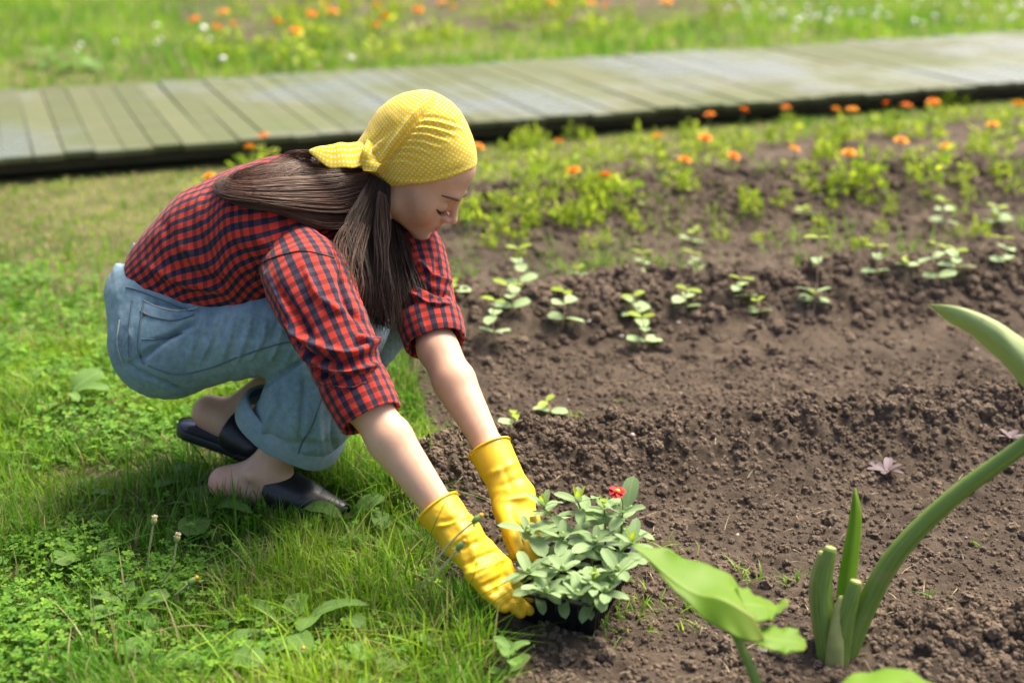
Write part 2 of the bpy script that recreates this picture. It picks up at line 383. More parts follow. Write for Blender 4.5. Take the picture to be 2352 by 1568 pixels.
def m_scarf():
    s = NT('yellow_dotted_cotton'); vo = s.n('ShaderNodeTexVoronoi'); vo.feature = 'F1'; vo.voronoi_dimensions = '2D'; vo.inputs['Scale'].default_value = 1.0; vo.inputs['Randomness'].default_value = 0.0
    s.l(s.uv(), vo.inputs['Vector']); d = s.ramp(vo.outputs['Distance'], [(.22, 1.0), (.32, 0.0)])
    c = s.mix(d, s.mix(s.noise(20, 3), (.74, .53, .012), (.82, .62, .022)), (.80, .76, .52)); s.col(c).set(Roughness=.8, Sheen_Weight=.1); s.b.inputs['Specular IOR Level'].default_value = .2
    s.bump(s.noise(55, 4), .2, .002); s.translucent((.80, .60, .03), .22); return s.m
M['scarf'] = m_scarf()
_s = NT('yellow_rubber'); _s.col(_s.mix(_s.ramp(_s.noise(26, 5, rough=.65), [(.60, 0.0), (.74, .55)]), _s.mix(_s.noise(14, 4), (.62, .37, .004), (.74, .48, .008)), (.20, .12, .04))).set(Roughness=.5); _s.bump(_s.math('ADD', _s.noise(22, 3, dist=.8), s2 := _s.math('MULTIPLY', _s.noise(300, 2), .08)), .25, .004); M['glove'] = _s.m
_s = NT('black_leather'); _s.col(_s.mix(_s.noise(18, 4), (.008, .008, .010), (.020, .020, .024))).set(Roughness=.36); _s.bump(_s.noise(120, 4), .25, .001); M['leather'] = _s.m
M['sole'] = m_plain('black_shoe_sole', (.012, .012, .014), .45, .2, 30)
M['insole'] = m_plain('shiny_insole', (.045, .050, .060), .25, .2, 20)
M['plastic'] = m_plain('black_plastic', (.010, .010, .011), .38, .2, 20)
M['compost'] = m_soil('dark_compost', (.012, .009, .007), (.045, .033, .025))
def m_hair():
    s = NT('brown_hair'); s.col(s.mix(1.0, s.attr(), s.mix(s.noise(60, 3), (.85, .85, .85), (1.15, 1.12, 1.1)), 'MULTIPLY')).set(Roughness=.5); s.b.inputs['Specular IOR Level'].default_value = .3; return s.m
M['hair'] = m_hair()
M['brow'] = m_plain('brown_brow_hair', (.075, .045, .030), .7)
M['lash'] = m_plain('dark_lashes', (.020, .013, .010), .7)
M['stone'] = m_plain('pale_pebble', (.34, .29, .26), .85, .3, 40)
M['rivet'] = m_plain('copper_rivet', (.16, .08, .05), .4, .1, 20, Metallic=.8)

# ------------------------------------------------------------------ setting: ground, soil bed, boardwalk
BED_PX = [(1105, 1720), (1075, 1480), (985, 1320), (930, 1180), (930, 1020), (900, 900), (930, 760), (990, 640), (1010, 540), (1030, 470), (1075, 425), (1300, 385), (1500, 350), (1900, 305), (2352, 262), (2700, 235)]
BED = np.array([G(*p)[:2] for p in BED_PX] + [np.array((6.5, 4.5)), np.array((4.5, .9)), np.array((.1, 1.0))])
def poly_sdf(x, y, poly):                           # positive inside
    ins = np.zeros(x.shape, bool); d = np.full(x.shape, 1e9)
    for i in range(len(poly)):
        a = poly[i]; b = poly[(i+1) % len(poly)]; e = b-a
        t = np.clip(((x-a[0])*e[0]+(y-a[1])*e[1])/(e@e), 0, 1); d = np.minimum(d, np.hypot(x-a[0]-t*e[0], y-a[1]-t*e[1]))
        c = ((a[1] > y) != (b[1] > y)) & (x < e[0]*(y-a[1])/(e[1] if abs(e[1]) > 1e-9 else 1e-9)+a[0]); ins ^= c
    return np.where(ins, d, -d)
def bed_d(x, y):
    return poly_sdf(x, y, BED)+.07*(fbm(x*5, y*5, 40, 3)-.5)
RDG = nrm(G(2300, 1000)[:2]-G(1050, 1115)[:2]); RPN = np.array([-RDG[1], RDG[0]]); R0 = G(1050, 1115)[:2]
def ridge_coord(px, py): return (G(px, py)[:2]-R0)@RPN
RID = [(0.0, .135, .090), (ridge_coord(1500, 745), .19, .115), (ridge_coord(1700, 470), .34, .08)]
def soil_h(x, y):
    s = (x-R0[0])*RPN[0]+(y-R0[1])*RPN[1]; s = s+.10*(fbm(x*1.7, y*1.7, 3, 2)-.5)
    h = np.zeros_like(x); rough = np.full_like(x, .30)
    for c, wd, a in RID:
        g = np.exp(-((s-c)/wd)**2); h = h+a*g; rough = np.maximum(rough, g)
    c = G(2330, 1500)[:2]; g = np.exp(-(((x-c[0])/.36)**2+((y-c[1])/.11)**2)); h = h+.055*g; rough = np.maximum(rough, g)
    c = G(1700, 1640)[:2]; g = np.exp(-(((x-c[0])/.5)**2+((y-c[1])/.07)**2)); rough = np.maximum(rough, .8*g); h = h+.02*g
    rough = rough*(.55+.9*fbm(x*3, y*3, 61, 3))
    h = h+.030*(fbm(x*4, y*4, 8, 3)-.5)
    x = x+.010*(fbm(x*45, y*45, 91, 2)-.5); y = y+.010*(fbm(x*45, y*45, 95, 2)-.5)
    cl = domes(x, y, .070, 21, .5)*.55+domes(x, y, .034, 33, .7)*.75+domes(x, y, .017, 47, .8)*.8
    return h+rough*cl*1.25+(.3+rough)*domes(x, y, .0125, 59, .7)*.75+.004*(fbm(x*60, y*60, 9, 2)-.5)
def lawn_h(x, y): return .012*(fbm(x*2.5, y*2.5, 71, 3)-.5)
def ground_z(x, y):
    x = np.asarray(x, float); y = np.asarray(y, float); b = bed_d(x, y)
    return np.where(b > 0, soil_h(x, y)-.02*np.clip(1-b/.06, 0, 1), lawn_h(x, y))
def Gs(px, py):                                     # photo position -> point on the uneven ground
    z = 0.0
    for _ in range(6): g = G(px, py, z); z = .5*z+.5*gz(g[0], g[1])
    return G(px, py, z)
def gz(x, y): return float(ground_z(np.array([x]), np.array([y]))[0])
def grid_mesh(xs, ys, hf):
    X, Y = np.meshgrid(xs, ys); V = np.stack([X, Y, hf(X, Y)], -1).reshape(-1, 3); n = len(xs)
    i = np.arange(len(ys)-1)[:, None]*n+np.arange(n-1)[None]; F = np.stack([i, i+1, i+n+1, i+n], -1).reshape(-1, 4); return V, F
def var_axis(a, segs):                              # list of (end, step start, step end)
    out = [a]; x = a
    for e, s0, s1 in segs:
        b = x
        while x < e: x += s0+(s1-s0)*(x-b)/max(e-b, 1e-6); out.append(x)
    return np.array(out)
xs = np.concatenate([-var_axis(.05, [(3, .05, .08), (8, .1, .4), (80, .6, 9)])[::-1], var_axis(.0, [(4, .05, .08), (9, .1, .4), (80, .6, 9)])])
ys = np.concatenate([-var_axis(.05, [(6, .2, .6), (60, 1, 9)])[::-1], var_axis(0, [(6, .05, .06), (16, .08, .4), (120, .6, 9)])])
V, F = grid_mesh(xs, ys, lambda x, y: lawn_h(x, y)-.10*np.clip(bed_d(x, y)/.05, 0, 1)-.006)
tag(mk('ground', V, F, M['turf']), 'earth under the lawn showing between the grass blades', 'ground', kind='structure')
xs = var_axis(-.62, [(1.7, .0062, .0062), (3.6, .007, .02), (7, .03, .1)]); ys = var_axis(1.25, [(2.6, .0048, .0055), (4.2, .006, .012), (8.5, .014, .06)])
X, Y = np.meshgrid(xs, ys); b = bed_d(X, Y)
V = np.stack([X, Y, soil_h(X, Y)-.02*np.clip(1-b/.06, 0, 1)-.14*np.clip(-b/.10, 0, 1)], -1).reshape(-1, 3)
n = len(xs); i = np.arange(len(ys)-1)[:, None]*n+np.arange(n-1)[None]; F = np.stack([i, i+1, i+n+1, i+n], -1).reshape(-1, 4)
F = F[(b.ravel()[F] > -.14).any(1)]; keep = np.unique(F); mp = np.full(len(V), -1); mp[keep] = np.arange(len(keep))
tag(mk('soil_bed', V[keep], mp[F], M['soil']), 'dug brown garden soil bed with crumbly ridges', 'soil', kind='structure')

# loose crumbs and lumps of soil
def lump(seed, sub=1):
    r = np.random.default_rng(seed); bm = bmesh.new(); bmesh.ops.create_icosphere(bm, subdivisions=sub, radius=1); pl = [(Vector(nrm(r.normal(0, 1, 3))), r.uniform(.55, .85)) for _ in range(6)]
    for v in bm.verts:
        for n_, k_ in pl:
            q = v.co.dot(n_)
            if q > k_: v.co -= n_*(q-k_)
        v.co *= .78+.42*r.random()
    V = np.array([v.co for v in bm.verts]); F = np.array([[v.index for v in f.verts] for f in bm.faces]); bm.free(); return V, F
def scatter(name, shapes, pos, size, mat_, label, cat, zoff=.3, col=None, squash=.75):
    Vs = []; Fs = []; Cs = []; base = 0; n = len(pos); sel = RNG.integers(0, len(shapes), n)
    for k, (V, F) in enumerate(shapes):
        q = np.where(sel == k)[0]
        if not len(q): continue
        a = RNG.random(len(q))*6.283; t = RNG.normal(0, .5, len(q)); ca, sa, ct, st = np.cos(a), np.sin(a), np.cos(t), np.sin(t)
        x = V[None, :, 0]*size[q, None]; y = V[None, :, 1]*size[q, None]*.9; z = V[None, :, 2]*size[q, None]*squash
        y2 = y*ct[:, None]-z*st[:, None]; z2 = y*st[:, None]+z*ct[:, None]
        W = np.stack([pos[q, 0, None]+x*ca[:, None]-y2*sa[:, None], pos[q, 1, None]+x*sa[:, None]+y2*ca[:, None], pos[q, 2, None]+z2+size[q, None]*zoff], -1).reshape(-1, 3)
        Vs.append(W); Fs.append((F[None]+(np.arange(len(q))*len(V))[:, None, None]).reshape(-1, F.shape[1])+base); base += len(W)
        if col is not None: Cs.append(np.repeat(col[q], len(V), 0))
    o = mk(name, np.concatenate(Vs), np.concatenate(Fs), mat_, col=np.concatenate(Cs) if col is not None else None)
    return tag(o, label, cat, kind='stuff')
LUMPS = [lump(k, 2 if k < 3 else 1) for k in range(8)]
def bed_points(n, x0, x1, y0, y1, edge=.02, bias=None):
    x = RNG.uniform(x0, x1, n*2); y = RNG.uniform(y0, y1, n*2); ok = bed_d(x, y) > edge
    if bias is not None: ok &= RNG.random(n*2) < bias(x, y)
    x = x[ok][:n]; y = y[ok][:n]; return np.stack([x, y, ground_z(x, y)], -1)
def ridge_w(x, y):
    s = (x-R0[0])*RPN[0]+(y-R0[1])*RPN[1]; g = np.zeros_like(x)
    for c, wd, a in RID: g = np.maximum(g, np.exp(-((s-c)/wd)**2))
    c = G(2330, 1500)[:2]; g = np.maximum(g, np.exp(-(((x-c[0])/.36)**2+((y-c[1])/.11)**2)))
    return .10+.90*g*np.clip(fbm(x*4, y*4, 90, 3)*2.2-.45, .1, 1)
def crumbs(name, pos, size, mat_, label, seed, rough=1.15):
    """thousands of loose crumbs, each a rotated copy of one lump, on a cloud of points"""
    me = bpy.data.meshes.new(name); me.vertices.add(len(pos)); me.vertices.foreach_set('co', np.asarray(pos, np.float32).ravel()); at = me.attributes.new('sz', 'FLOAT', 'POINT'); at.data.foreach_set('value', np.asarray(size, np.float32)); me.materials.append(mat_)
    o = link(name, me); g = bpy.data.node_groups.new(name, 'GeometryNodeTree'); g.interface.new_socket('Geometry', in_out='INPUT', socket_type='NodeSocketGeometry'); g.interface.new_socket('Geometry', in_out='OUTPUT', socket_type='NodeSocketGeometry')
    N = g.nodes.new; L = g.links.new; gi = N('NodeGroupInput'); go = N('NodeGroupOutput'); ico = N('GeometryNodeMeshIcoSphere'); ico.inputs['Radius'].default_value = 1.0; ico.inputs['Subdivisions'].default_value = 3
    nz = N('ShaderNodeTexNoise'); nz.noise_dimensions = '4D'; nz.inputs['W'].default_value = seed*3.7; nz.inputs['Scale'].default_value = 1.7; nz.inputs['Detail'].default_value = 4.0; nz.inputs['Roughness'].default_value = .7
    sb = N('ShaderNodeVectorMath'); sb.operation = 'SUBTRACT'; sb.inputs[1].default_value = (.5, .5, .5); sc = N('ShaderNodeVectorMath'); sc.operation = 'SCALE'; sc.inputs['Scale'].default_value = rough*1.7; sp = N('GeometryNodeSetPosition')
    L(nz.outputs['Color'], sb.inputs[0]); L(sb.outputs[0], sc.inputs[0]); L(ico.outputs['Mesh'], sp.inputs['Geometry']); L(sc.outputs[0], sp.inputs['Offset'])
    sm = N('GeometryNodeSetMaterial'); sm.inputs['Material'].default_value = mat_; L(sp.outputs[0], sm.inputs['Geometry']); iop = N('GeometryNodeInstanceOnPoints'); rv = N('FunctionNodeRandomValue'); rv.data_type = 'FLOAT_VECTOR'; rv.inputs['Max'].default_value = (6.28, 6.28, 6.28)
    na_ = N('GeometryNodeInputNamedAttribute'); na_.data_type = 'FLOAT'; na_.inputs['Name'].default_value = 'sz'
    L(gi.outputs[0], iop.inputs['Points']); L(sm.outputs[0], iop.inputs['Instance']); L(rv.outputs[0], iop.inputs['Rotation']); L(na_.outputs[0], iop.inputs['Scale']); L(iop.outputs[0], go.inputs[0])
    md = o.modifiers.new('crumbs', 'NODES'); md.node_group = g; return tag(o, label, 'soil', kind='stuff')
for k, (n_, lo, sp_, pw) in enumerate(((52000, .0014, .0048, 2.0), (40000, .0016, .0060, 2.2), (9000, .004, .0115, 3.0))):
    q = bed_points(n_, -.65, 2.05, 1.40, 3.15, .0, bias=ridge_w if k == 2 else (lambda x, y: .10+.9*ridge_w(x, y))); crumbs('soil_crumbs', q, lo+sp_*RNG.random(len(q))**pw, M['clod'], ['fine loose crumbs of soil over the near bed', 'mixed crumbs of dry soil over the near bed', 'larger broken clods of soil along the near ridges'][k], k+1)
q = bed_points(40000, -.5, 3.7, 3.1, 5.6, .0, bias=ridge_w); crumbs('soil_crumbs', q, .003+.014*RNG.random(len(q))**3.0, M['clod'], 'clods and crumbs of soil on the farther bed ridges', 5)

# boardwalk
zt = .105
A0, A1, B0 = G(0, 362, zt)[:2], G(2352, 187, zt)[:2], G(1176, 140, zt)[:2]
WD = nrm(A1-A0); WN = np.array([-WD[1], WD[0]]); WW = float((B0-A0)@WN); WL = float(np.linalg.norm(A1-A0))
bw = empty('boardwalk', (A0[0], A0[1], 0)); tag(bw, 'wet greenish wooden boardwalk of cross planks above the lawn', 'boardwalk', kind='structure')
bm = bmesh.new(); bmesh.ops.create_cube(bm, size=1); bmesh.ops.scale(bm, vec=(.1158, WW, .027), verts=bm.verts); bmesh.ops.bevel(bm, geom=bm.edges[:], offset=.003, segments=1, affect='EDGES')
pm = bpy.data.meshes.new('plank'); bm.to_mesh(pm); bm.free(); pm.materials.append(M['wood']); wa = math.atan2(WD[1], WD[0])
s = -4.3
while s < WL+2.2:
    o = bpy.data.objects.new('plank', pm); COL.objects.link(o); o.parent = bw
    c = WD*s+WN*(WW/2+random.uniform(-.018, .012)); o.location = (c[0], c[1], zt-.0135+random.uniform(-.003, .003)); o.rotation_euler = (random.uniform(-.004, .004), random.uniform(-.012, .012), wa+random.uniform(-.006, .006)); s += .118
for t, hh, zz in ((.06, .045, .0475), (WW-.1, .06, .04)):
    b = MB(); c0 = WD*(-4.35)+WN*t; c1 = WD*(WL+2.2)+WN*t; V = []
    for c in (c0, c1):
        for dx in (0, .05):
            for z in (zz-hh/2, zz+hh/2): V.append((*(c+WN*dx), z))
    b.add(V, [[0, 1, 3, 2], [4, 6, 7, 5], [0, 4, 5, 1], [2, 3, 7, 6], [1, 5, 7, 3], [0, 2, 6, 4]]); b.build('beam', M['beam'], bw, smooth=False)
def walk_s(x, y): return (x-A0[0])*WN[0]+(y-A0[1])*WN[1]

# ------------------------------------------------------------------ grass and clover
def blades(pos, h, wd, bend, ang, seg):
    n = len(pos); t = np.linspace(0, 1, seg+1); dx, dy = np.cos(ang), np.sin(ang)
    out = (bend[:, None]*h[:, None]*t**1.8); up = h[:, None]*(t-.38*np.minimum(bend, 1.4)[:, None]*t**2.2)
    c = np.stack([pos[:, 0, None]+dx[:, None]*out, pos[:, 1, None]+dy[:, None]*out, pos[:, 2, None]+up], -1)
    hw = wd[:, None]*np.maximum(1-t**1.6, 0)*.5; sx, sy = -dy, dx
    tw = RNG.uniform(-.5, .5, n); sx, sy = sx*np.cos(tw)+dx*np.sin(tw), sy*np.cos(tw)+dy*np.sin(tw)
    L = c[:, :-1].copy(); Rr = c[:, :-1].copy()
    L[..., 0] -= sx[:, None]*hw[:, :-1]; L[..., 1] -= sy[:, None]*hw[:, :-1]; Rr[..., 0] += sx[:, None]*hw[:, :-1]; Rr[..., 1] += sy[:, None]*hw[:, :-1]
    V = np.concatenate([np.stack([L, Rr], 2).reshape(n, -1, 3), c[:, -1:]], 1); m = V.shape[1]
    q = np.array([[2*j, 2*j+1, 2*j+3, 2*j+2] for j in range(seg-1)]).reshape(-1, 4); tr = np.array([[2*seg-2, 2*seg-1, 2*seg]])
    b = (np.arange(n)*m)[:, None, None]; F = []
    if len(q): F.append((q[None]+b).reshape(-1, 4))
    F.append((tr[None]+b).reshape(-1, 3)); return V.reshape(-1, 3), F, m
def greens(n, x, y, straw, lush=0.0, seed=5):
    f = np.clip(fbm(x*3, y*3, seed, 3)*2.4-.75+RNG.normal(0, .25, n), 0, 1)[:, None]
    c = np.array((.082, .205, .016))*(1-f)+np.array((.230, .350, .026))*f
    c = c*RNG.uniform(.75, 1.3, n)[:, None]; s = RNG.random(n) < straw
    c[s] = np.array((.36, .32, .15))*RNG.uniform(.6, 1.15, s.sum())[:, None]; return c
SHOE = [(G(500, 1150)[:2], G(790, 1180)[:2]), (G(470, 1040)[:2], G(640, 1045)[:2])]
def clear_of_feet(x, y, r=.045):
    ok = np.ones(len(x), bool)
    for a, b in SHOE:
        e = b-a; t = np.clip(((x-a[0])*e[0]+(y-a[1])*e[1])/(e@e), 0, 1); ok &= np.hypot(x-a[0]-t*e[0], y-a[1]-t*e[1]) > r
    return ok
def px_blob(x, y, px, py, rx, ry):                  # soft spot on the ground, radii in metres
    c = G(px, py)[:2]; return np.exp(-(((x-c[0])/rx)**2+((y-c[1])/ry)**2))
def lawn_zone(name, n, x0, x1, y0, y1, hf, wf, seg, straw, dens, label, walk=None):
    x = RNG.uniform(x0, x1, n); y = RNG.uniform(y0, y1, n); b = bed_d(x, y); ws = walk_s(x, y)
    ok = (b < .015+.05*(fbm(x*14, y*14, 108, 2) > .56)) & ((ws < -.01) if walk == 'front' else (ws > WW+.02)) & (RNG.random(n) < dens(x, y)) & clear_of_feet(x, y)
    x, y = x[ok], y[ok]; n = len(x); pos = np.stack([x, y, lawn_h(x, y)-.008], -1)
    h = hf(x, y)*RNG.uniform(.45, 1.25, n); wd = wf*RNG.uniform(.6, 1.4, n); bend = np.abs(RNG.normal(.35, .40, n))+.05
    ang = RNG.uniform(0, 6.283, n)+1.2*np.sin(4*fbm(x*2, y*2, 15, 2)*3)
    V, F, m = blades(pos, h, wd, bend, ang, seg); sv = straw(x, y) if callable(straw) else straw
    C = np.repeat(greens(n, x, y, sv), m, 0)
    return tag(mk(name, V, F, M['grass'], col=C), label, 'grass', kind='stuff')
def tuft(x, y): return fbm(x*5, y*5, 101, 3)
def bare(x, y):
    return np.maximum.reduce([px_blob(x, y, 215, 1085, .07, .05), .8*px_blob(x, y, 640, 1320, .08, .03), .7*px_blob(x, y, 560, 1390, .07, .03), .85*px_blob(x, y, 250, 620, .16, .14), .6*px_blob(x, y, 400, 1180, .10, .04), .75*px_blob(x, y, 930, 1480, .10, .07)])
def near_h(x, y):
    e = np.clip(1+bed_d(x, y)/.22, 0, 1)
    return .026+.078*np.clip(tuft(x, y)*1.9-.5, 0, 1)+.055*e*np.clip(fbm(x*7, y*7, 103, 2)*2-.6, 0, 1)*np.clip((2.75-y)/.4, .25, 1)
lawn_zone('grass', 150000, -1.75, .25, 1.30, 3.25, near_h, .0040, 3, lambda x, y: .10+.12*(fbm(x*6, y*6, 119, 2) > .55)+.30*bare(x, y), lambda x, y: (1-.93*bare(x, y))*(.45+.6*tuft(x, y)), 'near lawn grass around the kneeling feet and along the soil', 'front')
n = 5200; x = RNG.uniform(-1.5, .2, n); y = RNG.uniform(1.35, 2.9, n); ok = (bed_d(x, y) < .03) & clear_of_feet(x, y, .05) & (RNG.random(n) < np.clip(tuft(x, y)*2.4-.75, .03, 1)*(1-bare(x, y))); x, y = x[ok], y[ok]; n = len(x)
V, F, m = blades(np.stack([x, y, lawn_h(x, y)-.008], -1), RNG.uniform(.07, .15, n), RNG.uniform(.003, .0062, n), np.abs(RNG.normal(.75, .45, n)), RNG.uniform(0, 6.28, n), 6)
tag(mk('grass', V, F, M['grass'], col=np.repeat(greens(n, x, y, .08), m, 0)), 'long loose grass blades standing out of the near lawn', 'grass', kind='stuff')
def mid_dry(x, y): return np.clip(np.maximum(px_blob(x, y, 200, 430, .9, .9), np.clip((y-3.2)/1.0, 0, 1)*fbm(x*1.5, y*1.5, 77, 2)*1.3), 0, 1)
lawn_zone('grass', 150000, -4.2, 5.2, 3.15, 7.8, lambda x, y: (.024+.05*np.clip(tuft(x, y)*1.6-.4, 0, 1))*(1-.45*mid_dry(x, y)), .0070, 2, lambda x, y: .06+.42*mid_dry(x, y), lambda x, y: (1-.8*bare(x, y)), 'short pale mown grass between the lawn edge and boardwalk', 'front')
fb = lambda x, y: np.clip(px_blob(x, y, 900, 12, 1.7, 1.1)+px_blob(x, y, 1500, 0, 1.8, .8), 0, 1)
lawn_zone('grass', 135000, -7.5, 9.5, 4.0, 16.5, lambda x, y: .05+.12*np.clip(fbm(x*1.6, y*1.6, 131, 3)*1.8-.45, 0, 1)+.06*np.clip(1-(walk_s(x, y)-WW)/.5, 0, 1), .011, 2, .05, lambda x, y: 1-.8*fb(x, y), 'tall bright grass growing beyond the boardwalk', 'back')

def clover_shape():
    V = [(0, 0, 0)]; F = []
    for k in range(3):
        a = k*2.094; b = len(V); pts = [(0, 0, 0), (.35, .32, .05), (.75, .48, .10), (1.05, .30, .06), (.97, 0, .02), (1.05, -.30, .06), (.75, -.48, .10), (.35, -.32, .05)]
        for x, y, z in pts: V.append((x*math.cos(a)-y*math.sin(a), x*math.sin(a)+y*math.cos(a), z))
        F += [[b, b+1, b+2], [b, b+2, b+3], [b, b+3, b+4], [b, b+4, b+5], [b, b+5, b+6], [b, b+6, b+7]]
    return np.array(V), np.array(F)
CL = clover_shape()
def clover_patch(name, n, blobs, size, label, x0, x1, y0, y1, zlo=.015, zhi=.05):
    x = RNG.uniform(x0, x1, n); y = RNG.uniform(y0, y1, n); wgt = np.zeros(n)
    for b in blobs: wgt = np.maximum(wgt, px_blob(x, y, *b))
    wgt = wgt*np.clip(fbm(x*6, y*6, 140, 2)*2-.3, 0, 1)+.02
    ok = (RNG.random(n) < wgt) & (bed_d(x, y) < 0) & clear_of_feet(x, y, .06) & (walk_s(x, y) < -.02); x, y = x[ok], y[ok]; n = len(x)
    pos = np.stack([x, y, lawn_h(x, y)+RNG.uniform(zlo, zhi, n)], -1); sz = size*RNG.uniform(.6, 1.25, n)
    f = RNG.random(n)[:, None]; c = (np.array((.070, .190, .025))*(1-f)+np.array((.185, .335, .035))*f)*RNG.uniform(.8, 1.25, n)[:, None]
    scatter(name, [CL], pos, sz, M['clover'], label, 'clover', 0, c, 1.0)
clover_patch('clover', 26000, [(90, 1480, .30, .12), (330, 1350, .12, .08), (560, 1540, .16, .06), (150, 1290, .15, .06)], .0085, 'clover patch in the lower lawn corner', -1.2, .1, 1.4, 2.3)
clover_patch('clover', 42000, [(160, 830, .34, .30), (330, 960, .2, .16), (60, 640, .2, .3), (360, 560, .15, .25), (980, 1000, .06, .08)], .0095, 'sunlit clover and small weeds behind the squatting figure', -1.9, .1, 2.1, 3.9)

# litter: straws, dry grass pieces, root threads on soil and lawn
def litter(name, n, x0, x1, y0, y1, on_bed, label, lmax):
    x = RNG.uniform(x0, x1, n); y = RNG.uniform(y0, y1, n); ok = (bed_d(x, y) > .03) == on_bed; x, y = x[ok], y[ok]; n = len(x)
    pos = np.stack([x, y, ground_z(x, y)+.003], -1); h = RNG.uniform(.2, 1, n)**2*lmax+.008
    V, F, m = blades(pos, h*.25, np.full(n, .0016), RNG.uniform(2.5, 4.5, n), RNG.uniform(0, 6.28, n), 3)
    c = np.array((.40, .34, .22))*RNG.uniform(.5, 1.1, n)[:, None]
    tag(mk(name, V, F, M['bits'], col=np.repeat(c, m, 0)), label, 'straw', kind='stuff')
litter('straw_litter', 700, -.5, 2.0, 1.5, 3.2, True, 'dry straw bits and root threads scattered on the soil', .06)
litter('straw_litter', 6000, -1.7, .2, 1.4, 3.3, False, 'dead dry grass lying flat in the near lawn', .09)

# ------------------------------------------------------------------ leaves and small plants
def leaf_mesh(name, L, W, nx=5, ny=9, tip=.5, base=.12, fold=.25, droop=.35, curl=0.0, wave=0.0, pw=1.0, notch=0.0):
    """leaf along +Y, bending down by droop (radians over its length); fold lifts the two halves."""
    V = []; U = []; ang = 0; y = 0; z = 0
    for j in range(ny):
        t = j/(ny-1); a = droop*(t-.2)
        if j: y += L/(ny-1)*math.cos(a); z -= L/(ny-1)*math.sin(a)
        sh = (max(t, 0)**(.55+base))*((1-t)**(tip))*1.9; sh = min(sh, 1.0)**pw; hw = W/2*max(sh, .02 if j < ny-1 else .01)
        if j == 0: hw = W*.05
        for i in range(nx):
            u = i/(nx-1)*2-1; yy = y-notch*abs(u)*L*(1 if t < .3 else 0)
            zz = z+abs(u)*hw*fold+curl*hw*u*u+wave*W*math.sin(t*9+u*2)*abs(u)
            V.append((u*hw, yy, zz)); U.append((i/(nx-1), t))
    F = [[j*nx+i, j*nx+i+1, (j+1)*nx+i+1, (j+1)*nx+i] for j in range(ny-1) for i in range(nx-1)]
    return mesh_data(name, V, np.array(F), True, U)
def set_mat(me, m):
    me.materials.append(m); return me
def place_leaf(me, parent, loc, az, tilt, roll=0.0, sc=1.0, name='leaf'):
    """az: heading of the leaf, tilt: upward angle of its base."""
    o = bpy.data.objects.new(name, me); COL.objects.link(o); o.parent = parent
    o.matrix_basis = Matrix.Translation(Vector(loc)) @ Matrix.Rotation(az-math.pi/2, 4, 'Z') @ Matrix.Rotation(tilt, 4, 'X') @ Matrix.Rotation(roll, 4, 'Y') @ Matrix.Diagonal((sc, sc, sc, 1))
    return o
def stem_part(pts, r0, r1, m, parent, name='stem', n=6):
    mb = MB(); C = catmull(pts, max(6, 3*len(pts))); add_tube(mb, C, np.linspace(r0, r1, len(C)), n); return mb.build(name, m, parent)

# ------------------------------------------------------------------ the squatting gardener
def loft(rings, nr, na, closed_start=False, closed_end=False, flip=False):
    """rings: rows (center3, a-vector3, b-vector3, superellipse power). Returns verts, quads, uv in metres."""
    D = catmull([np.concatenate([r[0], r[1], r[2], [r[3] if len(r) > 3 else 2.0]]) for r in rings], nr)
    a = np.arange(na)/na*2*math.pi; ca, sa = np.cos(a), np.sin(a); V = np.zeros((nr, na, 3))
    for i in range(nr):
        e = 2/D[i, 9]; x = np.sign(ca)*np.abs(ca)**e; y = np.sign(sa)*np.abs(sa)**e
        V[i] = D[i, :3]+x[:, None]*D[i, 3:6]+y[:, None]*D[i, 6:9]
    arc = np.concatenate([[0], np.cumsum(np.linalg.norm(np.diff(D[:, :3], axis=0), axis=1))])
    circ = np.linalg.norm(np.roll(V, -1, 1)-V, axis=2); m = circ.sum(1).mean()
    uvv = np.stack(np.broadcast_arrays((np.arange(na)/na*m)[None], arc[:, None]), -1).copy()
    i = np.arange(nr-1)[:, None]*na; j = np.arange(na)[None]; k = (j+1) % na
    Q = np.stack([i+j, i+na+j, i+na+k, i+k], -1).reshape(-1, 4)
    if flip: Q = Q[:, ::-1]
    return V.reshape(-1, 3), Q, uvv.reshape(-1, 2), D
def loft_obj(name, V, Q, uv, m, parent, na, scale, nr):
    """keeps the seam of the texture closed by giving loops their own uv"""
    me = mesh_data(name, V, Q, True); l = me.uv_layers.new(name='UVMap'); lp = Q.ravel(); u = uv[lp].copy().reshape(-1, 4, 2); wrap = (Q % na == na-1).any(1) & (Q % na == 0).any(1)
    per = uv[na-1, 0]+uv[1, 0]; z = (Q % na == 0) & wrap[:, None]; u[..., 0] = np.where(z, per, u[..., 0]); per_n = max(1, round(per/scale)); u[..., 0] *= per_n/per; u[..., 1] /= scale
    l.data.foreach_set('uv', u.astype(np.float32).ravel()); return link(name, me, m, parent)
def ringv(c, ax, w, ra, rb):                        # ring square to axis ax, first radius along w
    ax = nrm(ax); w = np.asarray(w, float); w = nrm(w-ax*(w@ax)); return (np.asarray(c, float), w*ra, np.cross(ax, w)*rb)
def shell(V, Q, na, nr, th):                        # gives an open tube a folded-in rim at its end
    N = normals(V, Q); return V-N*th

PER = .0195
hipN = P(372, 792, 2.54); hipF = hipN+np.array((.058, .165, .0)); kneeN = P(797, 742, 2.46); kneeF = P(893, 700, 2.66)
ankN = P(612, 1085, 2.585); ankF = hipF*0+P(520, 965, 2.73)
shN = P(690, 605, 2.37); shF = P(950, 580, 2.63); elN = P(835, 925, 2.265); elF = P(1003, 800, 2.48); wrN = P(1020, 1180, 2.205); wrF = P(1128, 1035, 2.37)
LATP = np.array((math.sin(R(20)), math.cos(R(20)), 0)); LATC = nrm(shF-shN)
pelv = (hipN+hipF)/2+np.array((.0, 0, .06))
neck0 = P(838, 478, 2.535)
